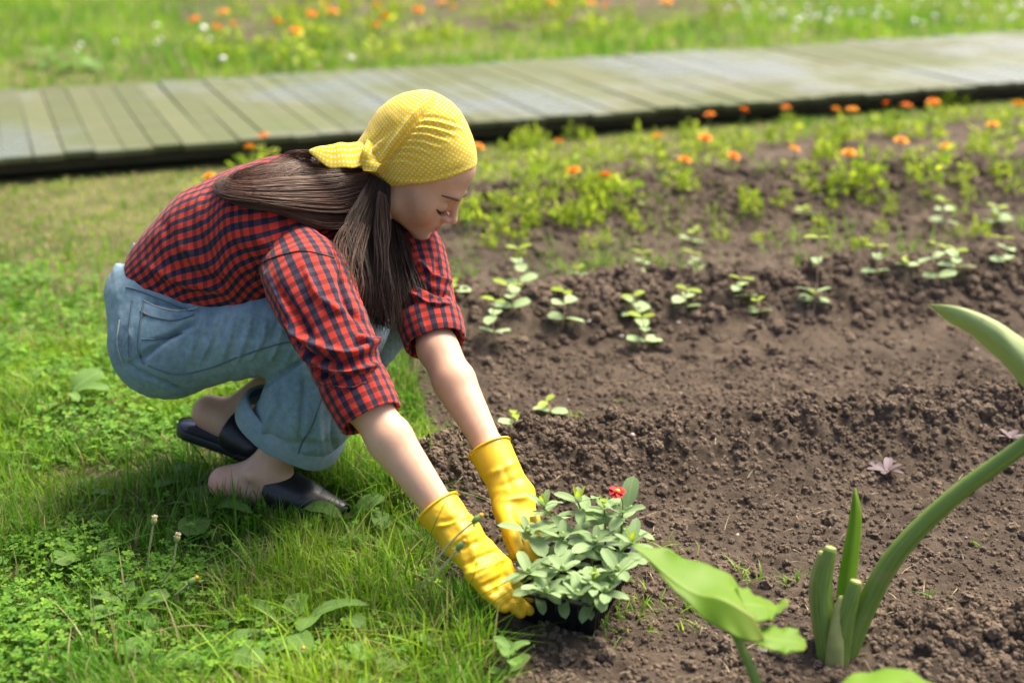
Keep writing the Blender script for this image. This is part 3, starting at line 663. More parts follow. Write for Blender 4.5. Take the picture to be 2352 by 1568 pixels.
# head frame
HS = 1.035; HP, HY = R(38), R(14); hh = np.array((math.cos(HY), -math.sin(HY), 0)); zz = np.array((0, 0, 1.0))
HF = math.cos(HP)*hh-math.sin(HP)*zz; HU = math.sin(HP)*hh+math.cos(HP)*zz; HL = np.cross(HU, HF); HO = P(936, 412, 2.555)
HM = np.stack([HF, HL, HU]); hw_ = lambda q: HO+HS*(np.asarray(q, float)@HM); hl_ = lambda Wd: ((np.asarray(Wd)-HO)@HM.T)/HS

def build_head():
    f = Field((-.14, -.11, -.14), (.145, .11, .16), .0022)
    f.ell((-.008, 0, .050), (.094, .074, .082), k=.02); f.ell((.036, 0, .072), (.060, .058, .060), k=.03)
    f.ell((.045, 0, .002), (.049, .055, .062), k=.03)
    for s in (-1, 1):
        f.cone((.012, s*.045, -.034), (.077, s*.011, -.063), .017, .012, k=.03); f.ell((.064, s*.034, -.010), (.024, .021, .025), k=.025); f.ell((.050, s*.046, .008), (.022, .014, .016), k=.025)
    f.ell((.0875, 0, -.0650), (.0140, .017, .0130), k=.016); f.ell((.0785, 0, -.036), (.0230, .026, .026), k=.018)
    f.cone((.0845, -.027, .042), (.0845, .027, .042), .011, .011, k=.02)
    for s in (-1, 1):
        f.ell((.104, s*.034, .020), (.016, .019, .013), k=.014, cut=True); f.ell((.0815, s*.031, .0165), (.0135, .0150, .0125), k=.005)
    f.cone((.0930, 0, .036), (.1140, 0, -.001), .0075, .0075, k=.012); f.ell((.1160, 0, -.0045), (.0078, .0078, .0072), k=.006); f.cone((.111, 0, -.008), (.101, 0, -.017), .0055, .006, k=.006)
    for s in (-1, 1): f.ell((.1030, s*.0095, -.0085), (.0095, .0055, .0065), k=.006)
    for s in (-1, 1):
        f.cone((.1015, 0, -.0300), (.0905, s*.020, -.0360), .0036, .0016, k=.006); f.cone((.1000, 0, -.0415), (.0905, s*.018, -.0375), .0040, .0016, k=.006)
        f.cone((.1080, 0, -.0355), (.0915, s*.021, -.0366), .0013, .0011, k=.0025, cut=True)
    f.ell((.1045, 0, -.0520), (.009, .015, .006), k=.010, cut=True)
    f.cone((.0, 0, -.02), (-.055, 0, -.10), .050, .052, k=.03)
    V, Q = f.mesh(2); C = np.tile(np.array((.580, .360, .245)), (len(V), 1))
    def spot(c, r, col, a):
        q = np.exp(-(((V-np.array(c))/np.array(r))**2).sum(1)); nonlocal C; C = C*(1-a*q[:, None])+np.array(col)*a*q[:, None]
    for s in (-1, 1): spot((.064, s*.042, -.014), (.03, .03, .022), (.64, .36, .26), .4); spot((.090, s*.031, .014), (.012, .018, .010), (.50, .31, .22), .4)
    spot((.112, 0, -.003), (.012, .014, .010), (.62, .34, .27), .5)
    lips = np.exp(-((V[:, 2]+.0362)/.0078)**4)*np.exp(-(V[:, 1]/.019)**4)*(V[:, 0] > .087); C = C*(1-lips[:, None]*.8)+np.array((.44, .185, .145))*lips[:, None]*.8
    return hw_(V), Q, C
def build_body():
    f = Field((-.95, 1.75, -.01), (.20, 2.95, .80), .0050); k = .02
    # torso and limbs kept inside the clothes; forearms, ankles and heels show
    waist = P(405, 610, 2.61); chest = P(690, 500, 2.52)
    f.cone(pelv, waist, .085, .080, k, LATP, 1.3); f.cone(waist, chest, .080, .080, k, LATP, 1.3); f.cone(chest, neck0, .075, .045, k, LATC, 1.3)
    f.cone(P(362, 632, 2.585), P(430, 570, 2.58), .046, .05, .03, LATP, 1.6)
    f.cone(neck0, hw_((-.02, 0, -.05)), .046, .048, k)
    for sh, el, wr, u in ((shN, elN, wrN, 1), (shF, elF, wrF, 1)):
        s0 = sh+(el-sh)*.15; f.cone(chest+(s0-chest)*.5, s0, .026, .028, k); f.cone(s0, el, .030, .036, k)
        mid = el+(wr-el)*.33; lt = nrm(np.cross(wr-el, CAMP-el)); f.cone(el, mid, .0365, .0362, .015); f.cone(mid, wr, .0362, .0225, .015, lt, 1.12); f.cone(el-lt*.012, el-lt*.012+(mid-el)*.4, .027, .024, .015); f.cone(wr, wr+(wr-el)*.2, .0235, .025, .01, lt, 1.12); f.ell(wr-lt*.018-(wr-el)*.02, (.010, .010, .010), k=.012)
    for hp, kn, an in ((hipN, kneeN, ankN), (hipF, kneeF, ankF)):
        f.cone(hp, kn, .075, .055, k); f.cone(kn, an+nrm(kn-an)*.02, .05, .036, k)
    # near foot
    hl = P(517, 1108, 2.60); f.cone(ankN, hl, .036, .031, .025); f.cone(ankN+np.array((.01, 0, -.01)), P(680, 1140, 2.58), .034, .022, .03); f.cone(hl, P(660, 1150, 2.58), .026, .024, .02)
    f.ell(P(575, 1092, 2.55), (.012, .012, .012), k=.015)
    # far foot, heel lifted
    hf = P(483, 948, 2.73); f.cone(ankF, hf, .038, .034, .025); f.cone(hf, P(580, 1010, 2.70), .032, .028, .02)
    V, Q = f.mesh(2); C = np.tile(np.array((.580, .360, .245)), (len(V), 1))
    for c, r, a in ((P(492, 1122, 2.58), .035, .6), (P(450, 950, 2.72), .035, .45), (elN, .05, .25)):
        q = np.exp(-(((V-c)/r)**2).sum(1))[:, None]; C = C*(1-a*q)+np.array((.66, .30, .22))*a*q
    return V, Q, C
Vh, Qh, Ch = build_head(); Vb, Qb, Cb = build_body()
person = mk('person', np.concatenate([Vb, Vh]), np.concatenate([Qb, Qh+len(Vb)]), M['skin'], col=np.concatenate([Cb, Ch]))
tag(person, 'person in checked shirt, jeans and yellow headscarf squatting to set down a plant tray', 'person')
# eyebrow and lashes
htree = bvh(Vh, Qh)
def on_face(pts, off):
    out = []
    for p in pts:
        a = hw_((.16, p[1]*1.3, p[2])); b = hw_((.02, p[1], p[2])); h = htree.ray_cast(Vector(a), Vector(nrm(b-a)), .3); out.append(np.array(h[0])+np.array(h[1])*off if h[0] is not None else b)
    return np.array(out)
for s in (-1, 1):
    c = on_face([(0, s*.013, .0400), (0, s*.022, .0440), (0, s*.033, .0450), (0, s*.046, .0400)], .0006); mb = MB(); c = catmull(c, 18); add_tube(mb, c, .0028*np.sin(np.linspace(.6, 2.9, 18))+.0004, 6); mb.build('eyebrow', M['brow'], person)
    c = catmull(on_face([(0, s*.017, .0125), (0, s*.026, .0085), (0, s*.036, .0090), (0, s*.045, .0125)], .0006), 16); mb = MB(); add_tube(mb, c, .0010, 5)
    for i in range(2, 16):
        for q in range(2):
            t = np.array((.006, s*.0025*(i-6)/8, -.0042)); d = t@HM; b = c[i]+RNG.normal(0, .0003, 3); mb2 = catmull([b, b+d*.6+HF*.001, b+d+HF*.003], 5); add_tube(mb, mb2, np.linspace(.0005, .0001, 5), 3)
    mb.build('eyelashes', M['lash'], person)

# ---- jeans
def build_jeans():
    f = Field((-.99, 2.05, .02), (-.10, 2.95, .74), .0036); k = .03
    f.cone(pelv, P(388, 665, 2.60), .112, .108, .03, LATP, 1.36)
    f.ell(P(384, 796, 2.53), (.098, .098, .098), k=.05); f.ell(P(428, 758, 2.71), (.098, .098, .098), k=.05)
    f.cone(P(430, 705, 2.60), P(600, 725, 2.57), .072, .066, .03, LATP, 1.3)
    f.cone(hipN, kneeN, .096, .070, .03); f.cone(hipF, kneeF, .101, .076, .03); f.cone(P(828, 735, 2.51), P(770, 890, 2.54), .050, .060, .04)
    f.cone(kneeN+np.array((0, 0, .004)), P(715, 930, 2.515), .078, .088, .022); f.cone(P(715, 930, 2.515), P(664, 1000, 2.572), .086, .089, .03)
    f.cone(kneeF, P(700, 930, 2.72), .077, .085, .02); f.cone(P(700, 930, 2.72), P(640, 985, 2.73), .085, .09, .03)
    ax = nrm(ankN-kneeN); hem = P(664, 996, 2.572); f.plane_cut(hem, ax, .004, (hem-.16, hem+.16))
    axw = nrm(P(395, 600, 2.6)-P(330, 760, 2.6)); wc = P(372, 640, 2.60); f.plane_cut(wc, axw, .004, (wc-.22, wc+np.array((.12, .25, .25))))
    V, Q = f.mesh(2)
    st = [([(440, 905), (350, 868), (285, 835)], 7, -.004), ([(700, 822), (640, 860), (596, 892)], 8, -.006),
          ([(300, 838), (395, 770), (450, 735)], 9, -.006), ([(330, 690), (460, 712)], 10, -.004), ([(345, 785), (420, 765)], 8, -.003), ([(300, 760), (290, 800), (300, 840)], 8, .003)]
    for i in range(9):                                   # pulled creases across the thigh
        x = 470+i*38; st.append(([(x+random.uniform(-8, 8), 712+i*4), (x-18, 770+i*3), (x-40+random.uniform(-12, 8), 835-i*1)], 6, .0028)); st.append(([(x+16, 715+i*4), (x, 780)], 6, -.0024))
    st += [([(640, 900), (620, 960), (600, 1020)], 12, .004), ([(700, 860), (690, 960), (690, 1040)], 12, -.004), ([(740, 850), (730, 940), (740, 1040)], 12, .004), ([(590, 900), (570, 960), (560, 1010)], 10, -.003), ([(770, 930), (765, 1000), (775, 1050)], 9, -.004), ([(600, 1000), (680, 1025), (760, 1015)], 14, -.003)]
    V = sculpt(V, Q, [(p_, w_*.70, h_*2.4) for p_, w_, h_ in st]); x_, y_, d_ = proj(V)
    return V+normals(V, Q)*(.005*(fbm(x_/26+y_/90, y_/60-x_/300, 261, 3)-.5)+.003*(fbm(x_/11, y_/24, 263, 2)-.5))[:, None], Q
Vj, Qj = build_jeans(); jeans = mk('jeans', Vj, Qj, M['denim'], person); jtree = bvh(Vj, Qj)
def seam(name, pts, r, m, off=.0008):
    c = drape(jtree, catmull(pts, 40), off)
    if len(c) > 3: mb = MB(); add_tube(mb, c, r, 5); mb.build(name, m, jeans)
seam('seam', [(330, 690), (322, 750), (318, 800), (330, 835)], .0021, M['seam']); seam('seam', [(305, 690), (297, 760), (297, 820)], .0021, M['seam'])
seam('seam', [(340, 838), (400, 858), (470, 848), (560, 815), (640, 790), (690, 783)], .0018, M['seam']); seam('seam', [(742, 905), (720, 970), (692, 1020), (684, 1050)], .0018, M['seam'])
seam('seam', [(290, 660), (320, 668), (440, 715)], .0020, M['seam']); seam('seam', [(275, 735), (270, 790), (285, 840)], .0016, M['stitch'])
seam('pocket_edge', [(322, 715), (352, 728), (400, 735), (447, 722)], .0022, M['seam']); seam('pocket_edge', [(330, 690), (360, 705), (410, 714), (455, 706)], .0018, M['stitch']); seam('seam', [(325, 780), (380, 776), (420, 765)], .0014, M['seam'])
c = drape(jtree, [(333, 722)], .001)
if len(c): mb = MB(); add_tube(mb, np.array([c[0], c[0]+nrm(CAMP-c[0])*.002]), .0035, 10); mb.build('rivet', M['rivet'], jeans)
# waistband
axw = nrm(P(400, 590, 2.60)-P(330, 745, 2.60)); wc = P(415, 632, 2.635); rg = []
for t, s in ((-.014, 1.0), (.0, 1.03), (.020, 1.04), (.024, 1.02), (.020, .98), (.0, .97)): rg.append(ringv(wc+axw*t, axw, LATP, .140*s, .094*s))
V, Q, uv, _ = loft(rg, 30, 72); mk('waistband', V, Q, M['denim'], jeans)
# rolled hem
ax = nrm(ankN-kneeN); hc = P(662, 992, 2.572); fw = nrm(P(790, 1050, 2.55)-P(530, 1010, 2.60)); rg = []
for t, s in ((-.034, .97), (-.036, 1.04), (-.020, 1.09), (.004, 1.07), (.010, 1.02), (.006, .96), (-.02, .92)): rg.append(ringv(hc+ax*t, ax, fw, .104*s, .095*s))
V, Q, uv, _ = loft(rg, 40, 90); V = sculpt(V, Q, [([(600, 1040), (604, 1075)], 10, -.004), ([(700, 1045), (702, 1080)], 9, -.003), ([(560, 1000), (552, 1050)], 12, .004), ([(745, 1040), (770, 1075)], 12, .004), ([(652, 1045), (655, 1080)], 16, .003)])
V = V+normals(V, Q)*(.007*(fbm(uv[:, 0]*16, uv[:, 1]*10, 251, 3)-.5))[:, None]; mk('rolled_cuff', V, Q, M['denim_in'], jeans)

# ---- shirt
def tr(cx, cy, d, dx, dy, lat, half, pw=2.3):
    c = P(cx, cy, d); return (c, P(cx+dx, cy+dy, d)-c, nrm(lat)*half, pw)
L1 = LATP; L2 = nrm(LATP*.5+LATC*.5)
rings = [tr(400, 618, 2.60, -50, -62, L1, .140), tr(410, 611, 2.60, -54, -74, L1, .150), tr(448, 592, 2.59, -54, -112, L1, .156), tr(520, 572, 2.57, -40, -156, L2, .158), tr(605, 548, 2.55, -32, -172, L2, .165), tr(690, 524, 2.53, -24, -166, LATC, .186), tr(765, 508, 2.53, -18, -146, LATC, .192), tr(822, 486, 2.535, -12, -96, LATC, .130), tr(850, 472, 2.54, -8, -56, LATC, .060)]
NA = 120; NR = 130
V, Q, uv, _ = loft(rings, NR, NA, flip=True)
if (normals(V, Q)*(V-V.mean(0))).sum() < 0: Q = Q[:, ::-1]
st = [([(585, 545), (650, 600), (690, 640)], 9, .004), ([(520, 560), (580, 600), (620, 650)], 9, -.004), ([(330, 610), (420, 650), (520, 668)], 10, .005), ([(340, 640), (430, 672), (520, 684)], 9, -.005), ([(400, 560), (470, 610), (560, 650)], 11, .004), ([(470, 430), (460, 500), (500, 570)], 8, .0025), ([(540, 400), (535, 480), (560, 550)], 8, -.0025), ([(370, 500), (400, 570), (450, 620)], 9, -.003), ([(610, 430), (600, 500), (620, 580)], 9, .0025), ([(380, 600), (480, 640), (600, 640)], 10, -.004)]
V = sculpt(V, Q, [(p_, w_, h_*1.6) for p_, w_, h_ in st])
V = V+normals(V, Q)*(.009*(fbm(uv[:, 0]*14+uv[:, 1]*9, uv[:, 1]*9, 201, 3)-.5))[:, None]
shirt = loft_obj('shirt', V, Q, uv, M['plaid'], person, NA, PER, NR); Vs, Qs = V, Q
def sleeve(pts, st, cst, cuff, wref, amp):
    rg = []; C = np.array([P(*p[:3]) for p in pts])
    for i, p in enumerate(pts):
        ax = C[min(i+1, len(C)-1)]-C[max(i-1, 0)]; rg.append((*ringv(C[i], ax, wref, p[3], p[4]), 2.2))
    V, Q, uv, _ = loft(rg, 140, 120)
    if (normals(V, Q)*(V-V.mean(0))).sum() < 0: Q = Q[:, ::-1]
    V = sculpt(V, Q, [(p_, w_*.8, h_*2.0) for p_, w_, h_ in st]); V = V+normals(V, Q)*(amp*1.7*(fbm(uv[:, 0]*16, uv[:, 1]*24, 211, 3)-.5))[:, None]
    o = loft_obj('sleeve', V, Q, uv, M['plaid'], shirt, 120, PER, 140)
    c0, c1, ra, rb = P(*cuff[0]), P(*cuff[1]), cuff[2], cuff[3]; ax = c1-c0; L = np.linalg.norm(ax); rg = []
    for t, s in ((-.01, .92), (-.05, 1.06), (.2, 1.12), (.75, 1.09), (1.0, 1.05), (1.04, .99), (.96, .92), (.6, .86)): rg.append((*ringv(c0+ax*t, ax, wref, ra*s, rb*s), 2.2))
    V2, Q2, uv2, _ = loft(rg, 46, 84)
    if (normals(V2, Q2)*(V2-V2.mean(0))).sum() < 0: Q2 = Q2[:, ::-1]
    V2 = sculpt(V2, Q2, cst); V2 = V2+normals(V2, Q2)*(.004*(fbm(uv2[:, 0]*20, uv2[:, 1]*12, 219, 2)-.5))[:, None]
    loft_obj('cuff', V2, Q2, uv2, M['plaid'], shirt, 84, PER, 46); return V, Q
VsN, QsN = sleeve([(660, 560, 2.46, .050, .045), (682, 600, 2.415, .070, .058), (712, 662, 2.355, .080, .069), (752, 747, 2.31, .071, .064), (790, 826, 2.285, .063, .059), (815, 880, 2.275, .056, .054), (826, 905, 2.27, .052, .050)],
    [([(640, 730), (720, 790), (800, 812), (862, 790)], 9, .007), ([(650, 750), (720, 815), (790, 835)], 8, -.007), ([(690, 800), (760, 850), (830, 850), (868, 835)], 9, .007), ([(705, 830), (770, 875), (840, 872)], 7, -.006), ([(700, 610), (730, 680), (790, 720)], 10, .004), ([(780, 620), (790, 690), (830, 740)], 9, -.005), ([(620, 640), (680, 720), (720, 780)], 9, -.004), ([(820, 770), (845, 790), (865, 780)], 8, .007), ([(740, 870), (800, 890), (850, 870)], 8, .005), ([(600, 610), (650, 700), (690, 780), (740, 880)], 10, .004)],
    [([(770, 900), (785, 960)], 9, .003), ([(840, 870), (870, 930)], 9, -.003)], ((806, 868, 2.278), (851, 958, 2.255), .054, .050), nrm(P(900, 840, 2.27)-P(740, 905, 2.27)), .006)
VsF, QsF = sleeve([(930, 545, 2.66, .060, .060), (948, 580, 2.63, .064, .062), (968, 645, 2.58, .058, .056), (984, 710, 2.53, .054, .052), (990, 745, 2.51, .052, .050)],
    [([(960, 600), (1000, 640), (1040, 650)], 8, .006), ([(950, 640), (1000, 670), (1040, 676)], 8, -.006), ([(940, 670), (990, 700), (1040, 700)], 7, .005), ([(1000, 590), (1010, 630)], 7, -.004)],
    [([(960, 720), (975, 790)], 8, .003)], ((984, 726, 2.52), (1000, 786, 2.49), .056, .050), nrm(P(1060, 760, 2.5)-P(920, 780, 2.5)), .006)
# collar
rg = []; ax = nrm(hw_((0, 0, -.05))-neck0)
for t, s in ((-.03, 1.05), (.0, 1.0), (.012, .98), (.016, 1.02), (.0, 1.12), (-.018, 1.22)): rg.append((*ringv(neck0+ax*(t+.004), ax, LATC, .054*s, .050*s), 2.0))
V, Q, uv, _ = loft(rg, 36, 64); loft_obj('collar', V, Q, uv, M['plaid'], shirt, 64, PER, 36)
# shoulder seam
stree = bvh(np.concatenate([Vs, VsN]), np.concatenate([Qs, QsN+len(Vs)]))
mb = MB(); add_tube(mb, drape(stree, catmull([(584, 642), (598, 608), (640, 588), (700, 577), (768, 592)], 40), .0004), .0016, 5); mb.build('seam', M['lash'], shirt)

# ---- headscarf
def build_scarf():
    f = Field((-.24, -.14, -.09), (.15, .14, .22), .0030)
    f.ell((-.010, 0, .056), (.112, .088, .102), k=.02); f.ell((-.030, 0, .094), (.072, .070, .072), k=.03)
    n = np.array((.75, 0, -.66)); f.plane_cut((.026, 0, .034), n, .006)
    hp = [hl_(P(*q)) for q in ((978, 268, 2.535), (925, 312, 2.525), (868, 352, 2.515), (815, 366, 2.515))]
    for a, b, r1, r2 in ((0, 1, .042, .046), (1, 2, .046, .038), (2, 3, .038, .020)): f.cone(hp[a], hp[b], r1, r2, .018, lat=(0, 1, 0), sc=1.25)
    V, Q = f.mesh(3); W = hw_(V)
    st = [([(988, 232), (955, 285), (915, 335), (880, 385)], 8, -.012), ([(975, 230), (935, 290), (895, 345), (862, 388)], 9, .009)]
    for i in range(7):
        x, y = 960-14*i, 268+17*i; st.append(([(x+6, y), (x+50, y+4-2*i), (x+105-6*i, y+22-3*i)], 4.5, -.0030)); st.append(([(x+2, y+8), (x+50, y+13-2*i), (x+112-6*i, y+30-3*i)], 4.5, .0026))
    st += [([(905, 405), (980, 410), (1060, 385)], 4, -.0016), ([(880, 408), (940, 418), (1020, 408), (1098, 380)], 4, .0016), ([(900, 290), (850, 335), (832, 372)], 7, -.006), ([(880, 320), (850, 360)], 6, .005)]
    W = sculpt(W, Q, st); W = W+normals(W, Q)*(.0025*(fbm(V[:, 0]*40, V[:, 2]*40, 231, 3)-.5))[:, None]
    q = hl_(W)-np.array((-.03, 0, .05)); r = nrm(q); rho = np.arccos(np.clip(-r[:, 1], -1, 1))*.092; th = np.arctan2(r[:, 2], r[:, 0]); uv = np.stack([rho*np.cos(th), rho*np.sin(th)], -1)/.0066
    return W, Q, uv
Wk, Qk, uvk = build_scarf(); scarf = mk('headscarf', Wk, Qk, M['scarf'], person, uv=uvk)
def rag(name, c, wv, nn=20, th=.0028, wob=.0012, seed=0):        # a loose end of the scarf: flattened tapering cloth
    C = catmull(c, nn); Wd = np.interp(np.linspace(0, 1, nn), np.linspace(0, 1, len(wv)), wv); rg = []
    for i in range(nn):
        ax = C[min(i+1, nn-1)]-C[max(i-1, 0)]; rg.append((*ringv(C[i]+np.array((0, 0, wob*math.sin(i*.9+seed))), ax, np.array((.25, -.55, -.8)), Wd[i], th), 2.0))
    V, Q, uv, _ = loft(rg, nn*2, 24); mk(name, V, Q, M['scarf'], scarf, uv=uv/.0066)
rag('scarf_tail', [P(840, 350, 2.47), P(800, 356, 2.445), P(757, 357, 2.435), P(710, 345, 2.43)], [.020, .027, .024, .002]); rag('scarf_tail', [P(862, 340, 2.475), P(854, 366, 2.455), P(848, 394, 2.45)], [.024, .024, .012], seed=2)

# ---- hair: strands laid over the body
ALLV = np.concatenate([Vs, VsN, VsF, Vh, Wk, Vj]); off = np.cumsum([0]+[len(a) for a in (Vs, VsN, VsF, Vh, Wk)])
hb = BVHTree.FromPolygons([Vector(v) for v in np.concatenate([Vs, VsN, VsF, Vj])], [list(map(int, q)) for q in np.concatenate([Qs, QsN+len(Vs), QsF+len(Vs)+len(VsN), Qj+len(Vs)+len(VsN)+len(VsF)])])
def surf_d(x, y, dflt):
    r = ray(x, y); h = hb.ray_cast(Vector(CAMP), Vector(nrm(r)), 4)
    return float((np.array(h[0])-CAMP)@FW) if h[0] is not None else dflt
def hair_lock(mb, A, B, n, mode, thick=(.004, .022), col=((.055, .030, .020), (.115, .068, .048)), rad=.0007, wild=4.0, depth=None):
    """strands between two edge paths in the photo; mode 'lie' rests on the clothes, 'hang' uses the given depths"""
    K = 18; A = catmull(A, K); B = catmull(B, K); clump = RNG.random(14)
    for i in range(n):
        u = RNG.random(); ck = int(u*13.99); u = u+(clump[ck]-u)*0+((ck+.5)/14-u)*.12*RNG.random(); ln = RNG.uniform(.62, 1.0)**.8; t = np.linspace(0, ln, K)*(K-1)
        a = np.stack([np.interp(t, np.arange(K), A[:, c]) for c in range(A.shape[1])], -1); b = np.stack([np.interp(t, np.arange(K), B[:, c]) for c in range(B.shape[1])], -1)
        p = a*(1-u)+b*u; sp = np.linspace(.2, 1, K); ph = RNG.random(3)*6; p[:, 0] += wild*sp*(np.sin(sp*4+ph[0])+.45*np.sin(sp*7+ck*1.9+ph[2]*.25)); p[:, 1] += wild*sp*(np.sin(sp*3.3+ph[1])+.45*np.sin(sp*6+ck*2.7+ph[2]*.25)); lift = RNG.uniform(*thick)
        if mode == 'lie':
            d = np.array([surf_d(p[k, 0], p[k, 1], p[k, 2]) for k in range(K)]); d = np.minimum(d, p[:, 2]+.05)
            for _ in range(3): d[1:-1] = (d[:-2]+d[1:-1]*2+d[2:])/4
            d = d-lift
            d = d*(1-np.exp(-np.arange(K)/3.0))+p[:, 2]*np.exp(-np.arange(K)/3.0)
        else: d = p[:, 2]+(lift-.012)*1.6
        C = np.array([P(p[k, 0], p[k, 1], d[k]) for k in range(K)]); f = RNG.random(); c = np.array(col[0])*(1-f)+np.array(col[1])*f
        r = rad*RNG.uniform(.7, 1.3)*np.minimum(1, np.linspace(1.2, .25, K)*1.6); add_tube(mb, C, r, 3, c, cap=False)
mb = MB()
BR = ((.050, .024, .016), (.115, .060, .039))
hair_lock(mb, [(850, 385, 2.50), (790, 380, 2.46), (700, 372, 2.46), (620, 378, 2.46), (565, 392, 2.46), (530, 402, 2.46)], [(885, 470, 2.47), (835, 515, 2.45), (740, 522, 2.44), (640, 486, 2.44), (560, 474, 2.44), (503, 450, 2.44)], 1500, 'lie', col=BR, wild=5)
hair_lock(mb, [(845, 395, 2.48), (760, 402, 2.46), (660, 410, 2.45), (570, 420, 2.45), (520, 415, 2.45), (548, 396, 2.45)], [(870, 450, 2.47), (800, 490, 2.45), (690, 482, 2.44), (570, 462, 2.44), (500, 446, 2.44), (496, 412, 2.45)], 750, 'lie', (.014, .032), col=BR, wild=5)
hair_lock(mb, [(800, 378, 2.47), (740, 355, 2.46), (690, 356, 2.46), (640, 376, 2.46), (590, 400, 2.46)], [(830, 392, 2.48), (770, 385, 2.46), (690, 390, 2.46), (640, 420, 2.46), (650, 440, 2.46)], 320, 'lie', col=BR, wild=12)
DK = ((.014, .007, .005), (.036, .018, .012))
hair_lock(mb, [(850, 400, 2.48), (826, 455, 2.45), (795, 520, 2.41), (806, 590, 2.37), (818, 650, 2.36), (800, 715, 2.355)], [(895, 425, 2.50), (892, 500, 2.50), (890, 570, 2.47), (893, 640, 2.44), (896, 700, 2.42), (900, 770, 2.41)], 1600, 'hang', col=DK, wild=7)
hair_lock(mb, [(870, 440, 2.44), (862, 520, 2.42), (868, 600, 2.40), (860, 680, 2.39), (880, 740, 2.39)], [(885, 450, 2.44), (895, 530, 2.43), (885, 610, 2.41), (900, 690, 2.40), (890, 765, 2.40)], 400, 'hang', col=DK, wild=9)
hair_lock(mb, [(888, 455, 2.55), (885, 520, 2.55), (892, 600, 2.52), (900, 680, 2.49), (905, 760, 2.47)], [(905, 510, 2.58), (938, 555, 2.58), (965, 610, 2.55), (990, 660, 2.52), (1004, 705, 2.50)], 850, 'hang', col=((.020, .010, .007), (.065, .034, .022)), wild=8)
hair_lock(mb, [(800, 500, 2.42), (770, 560, 2.35), (790, 640, 2.30), (780, 690, 2.29)], [(850, 520, 2.44), (830, 600, 2.37), (830, 660, 2.34), (815, 730, 2.33)], 60, 'hang', col=BR, wild=12, rad=.0005)
for i in range(70):
    x0, y0 = random.choice([(random.uniform(800, 880), random.uniform(400, 450)), (random.uniform(640, 780), random.uniform(350, 380)), (random.uniform(850, 890), random.uniform(480, 640))]); a = random.uniform(2.2, 4.4) if x0 < 800 or random.random() < .5 else random.uniform(1.2, 2.0); L_ = random.uniform(40, 130); q = [(x0+math.cos(a)*L_*t+random.uniform(-9, 9), y0+abs(math.sin(a))*L_*t*.6*(1 if a < 3 else .3)+random.uniform(-9, 9)) for t in (0, .35, .7, 1)]
    C = np.array([P(x, y, surf_d(x, y, 2.45)-.02) for x, y in q]); add_tube(mb, catmull(C, 12), np.linspace(.0005, .0002, 12), 3, np.array((.10, .055, .035)), cap=False)
hair = mb.build('hair', M['hair'], person)
# solid under-mass at the nape so no gaps show
f = Field(P(800, 560, 2.42)-.25, P(950, 380, 2.62)+.2, .005); f.cone(P(862, 410, 2.53), P(845, 500, 2.50), .034, .030, .02); f.cone(P(845, 500, 2.51), P(850, 600, 2.47), .030, .020, .02); f.cone(P(862, 410, 2.53), P(800, 440, 2.51), .032, .022, .02)
V, Q = f.mesh(2); mk('hair_mass', V, Q, M['hair'], hair, col=np.tile(np.array((.022, .012, .009)), (len(V), 1)))

# ---- gloves
def glove(open_c, open_ax, W, K, tips, wref, palm, thumb, r_open, res=.0026, hw=.040):
    pts = [open_c, W, K, palm]+[t for c in tips for t in c]+list(thumb); lo = np.min(pts, 0)-.07; hi = np.max(pts, 0)+.07
    f = Field(lo, hi, res); w_ = nrm(wref)
    f.cone(open_c-nrm(open_ax)*.004, W, r_open, .031, .01, w_, 1.12)
    f.cone(W, K, .023, .019, .018, w_, 1.75)
    for c in tips:
        f.cone(K+(c[0]-K)*.4, c[0], .013, .0118, .010); f.cone(c[0], c[1], .0118, .0108, .005); f.cone(c[1], c[2], .0108, .0092, .004)
    f.cone(thumb[0], thumb[1], .018, .0135, .012); f.cone(thumb[1], thumb[2], .0135, .0105, .005)
    f.plane_cut(open_c, -nrm(open_ax), .002); V, Q = f.mesh(2)
    return V, Q
def hand(Wp, Kp, dirf, wref, L=.078, curl=.35, cn=None):
    ax = nrm(Kp-Wp); w_ = nrm(wref-ax*(wref@ax)); nn = nrm(np.cross(ax, w_)) if cn is None else nrm(cn); tips = []
    for i, (o, l, sp) in enumerate(((.027, .92, .02), (.009, 1.03, .0), (-.009, 1.0, -.01), (-.026, .84, -.03))):
        b = Kp+w_*o-ax*(.004 if i in (1, 2) else .012); d0 = nrm(dirf+w_*sp); d1 = nrm(d0+nn*curl); p1 = b+d0*L*l*.5; tips.append((b, p1, p1+d1*L*l*.5))
    return tips, w_, nn
# right hand on the near side of the tray
Wn, Kn = P(1062, 1235, 2.190), P(1122, 1322, 2.165); wref = P(1160, 1292, 2.205)-P(1098, 1352, 2.145); fd = nrm(P(1212, 1428, 2.155)-P(1122, 1322, 2.165)); tips, w_, nn = hand(Wn, Kn, fd, wref, .088, .22, nrm(np.array((.55, .75, .1))))
th = (Wn+(Kn-Wn)*.45+w_*.026, P(1160, 1300, 2.20), P(1186, 1345, 2.215)); oc = P(1006, 1166, 2.212)
V, Q = glove(oc, Wn-oc, Wn, Kn, tips, wref, Kn, th, .037)
V = sculpt(V, Q, [([(1000, 1210), (1040, 1200), (1085, 1178)], 4, .003), ([(1060, 1300), (1110, 1275), (1150, 1262)], 4.5, -.004), ([(1075, 1318), (1120, 1300), (1165, 1280)], 4.5, .004), ([(1120, 1370), (1150, 1350)], 4, -.003), ([(1150, 1395), (1180, 1372)], 4, -.003), ([(1010, 1200), (1060, 1190)], 6, -.003), ([(1030, 1250), (1090, 1215)], 6, .003), ([(1050, 1265), (1105, 1240)], 6, -.003), ([(1090, 1330), (1150, 1290)], 7, .0025), ([(1100, 1350), (1165, 1320)], 6, -.003), ([(1040, 1190), (1075, 1240), (1100, 1300)], 9, .003)])
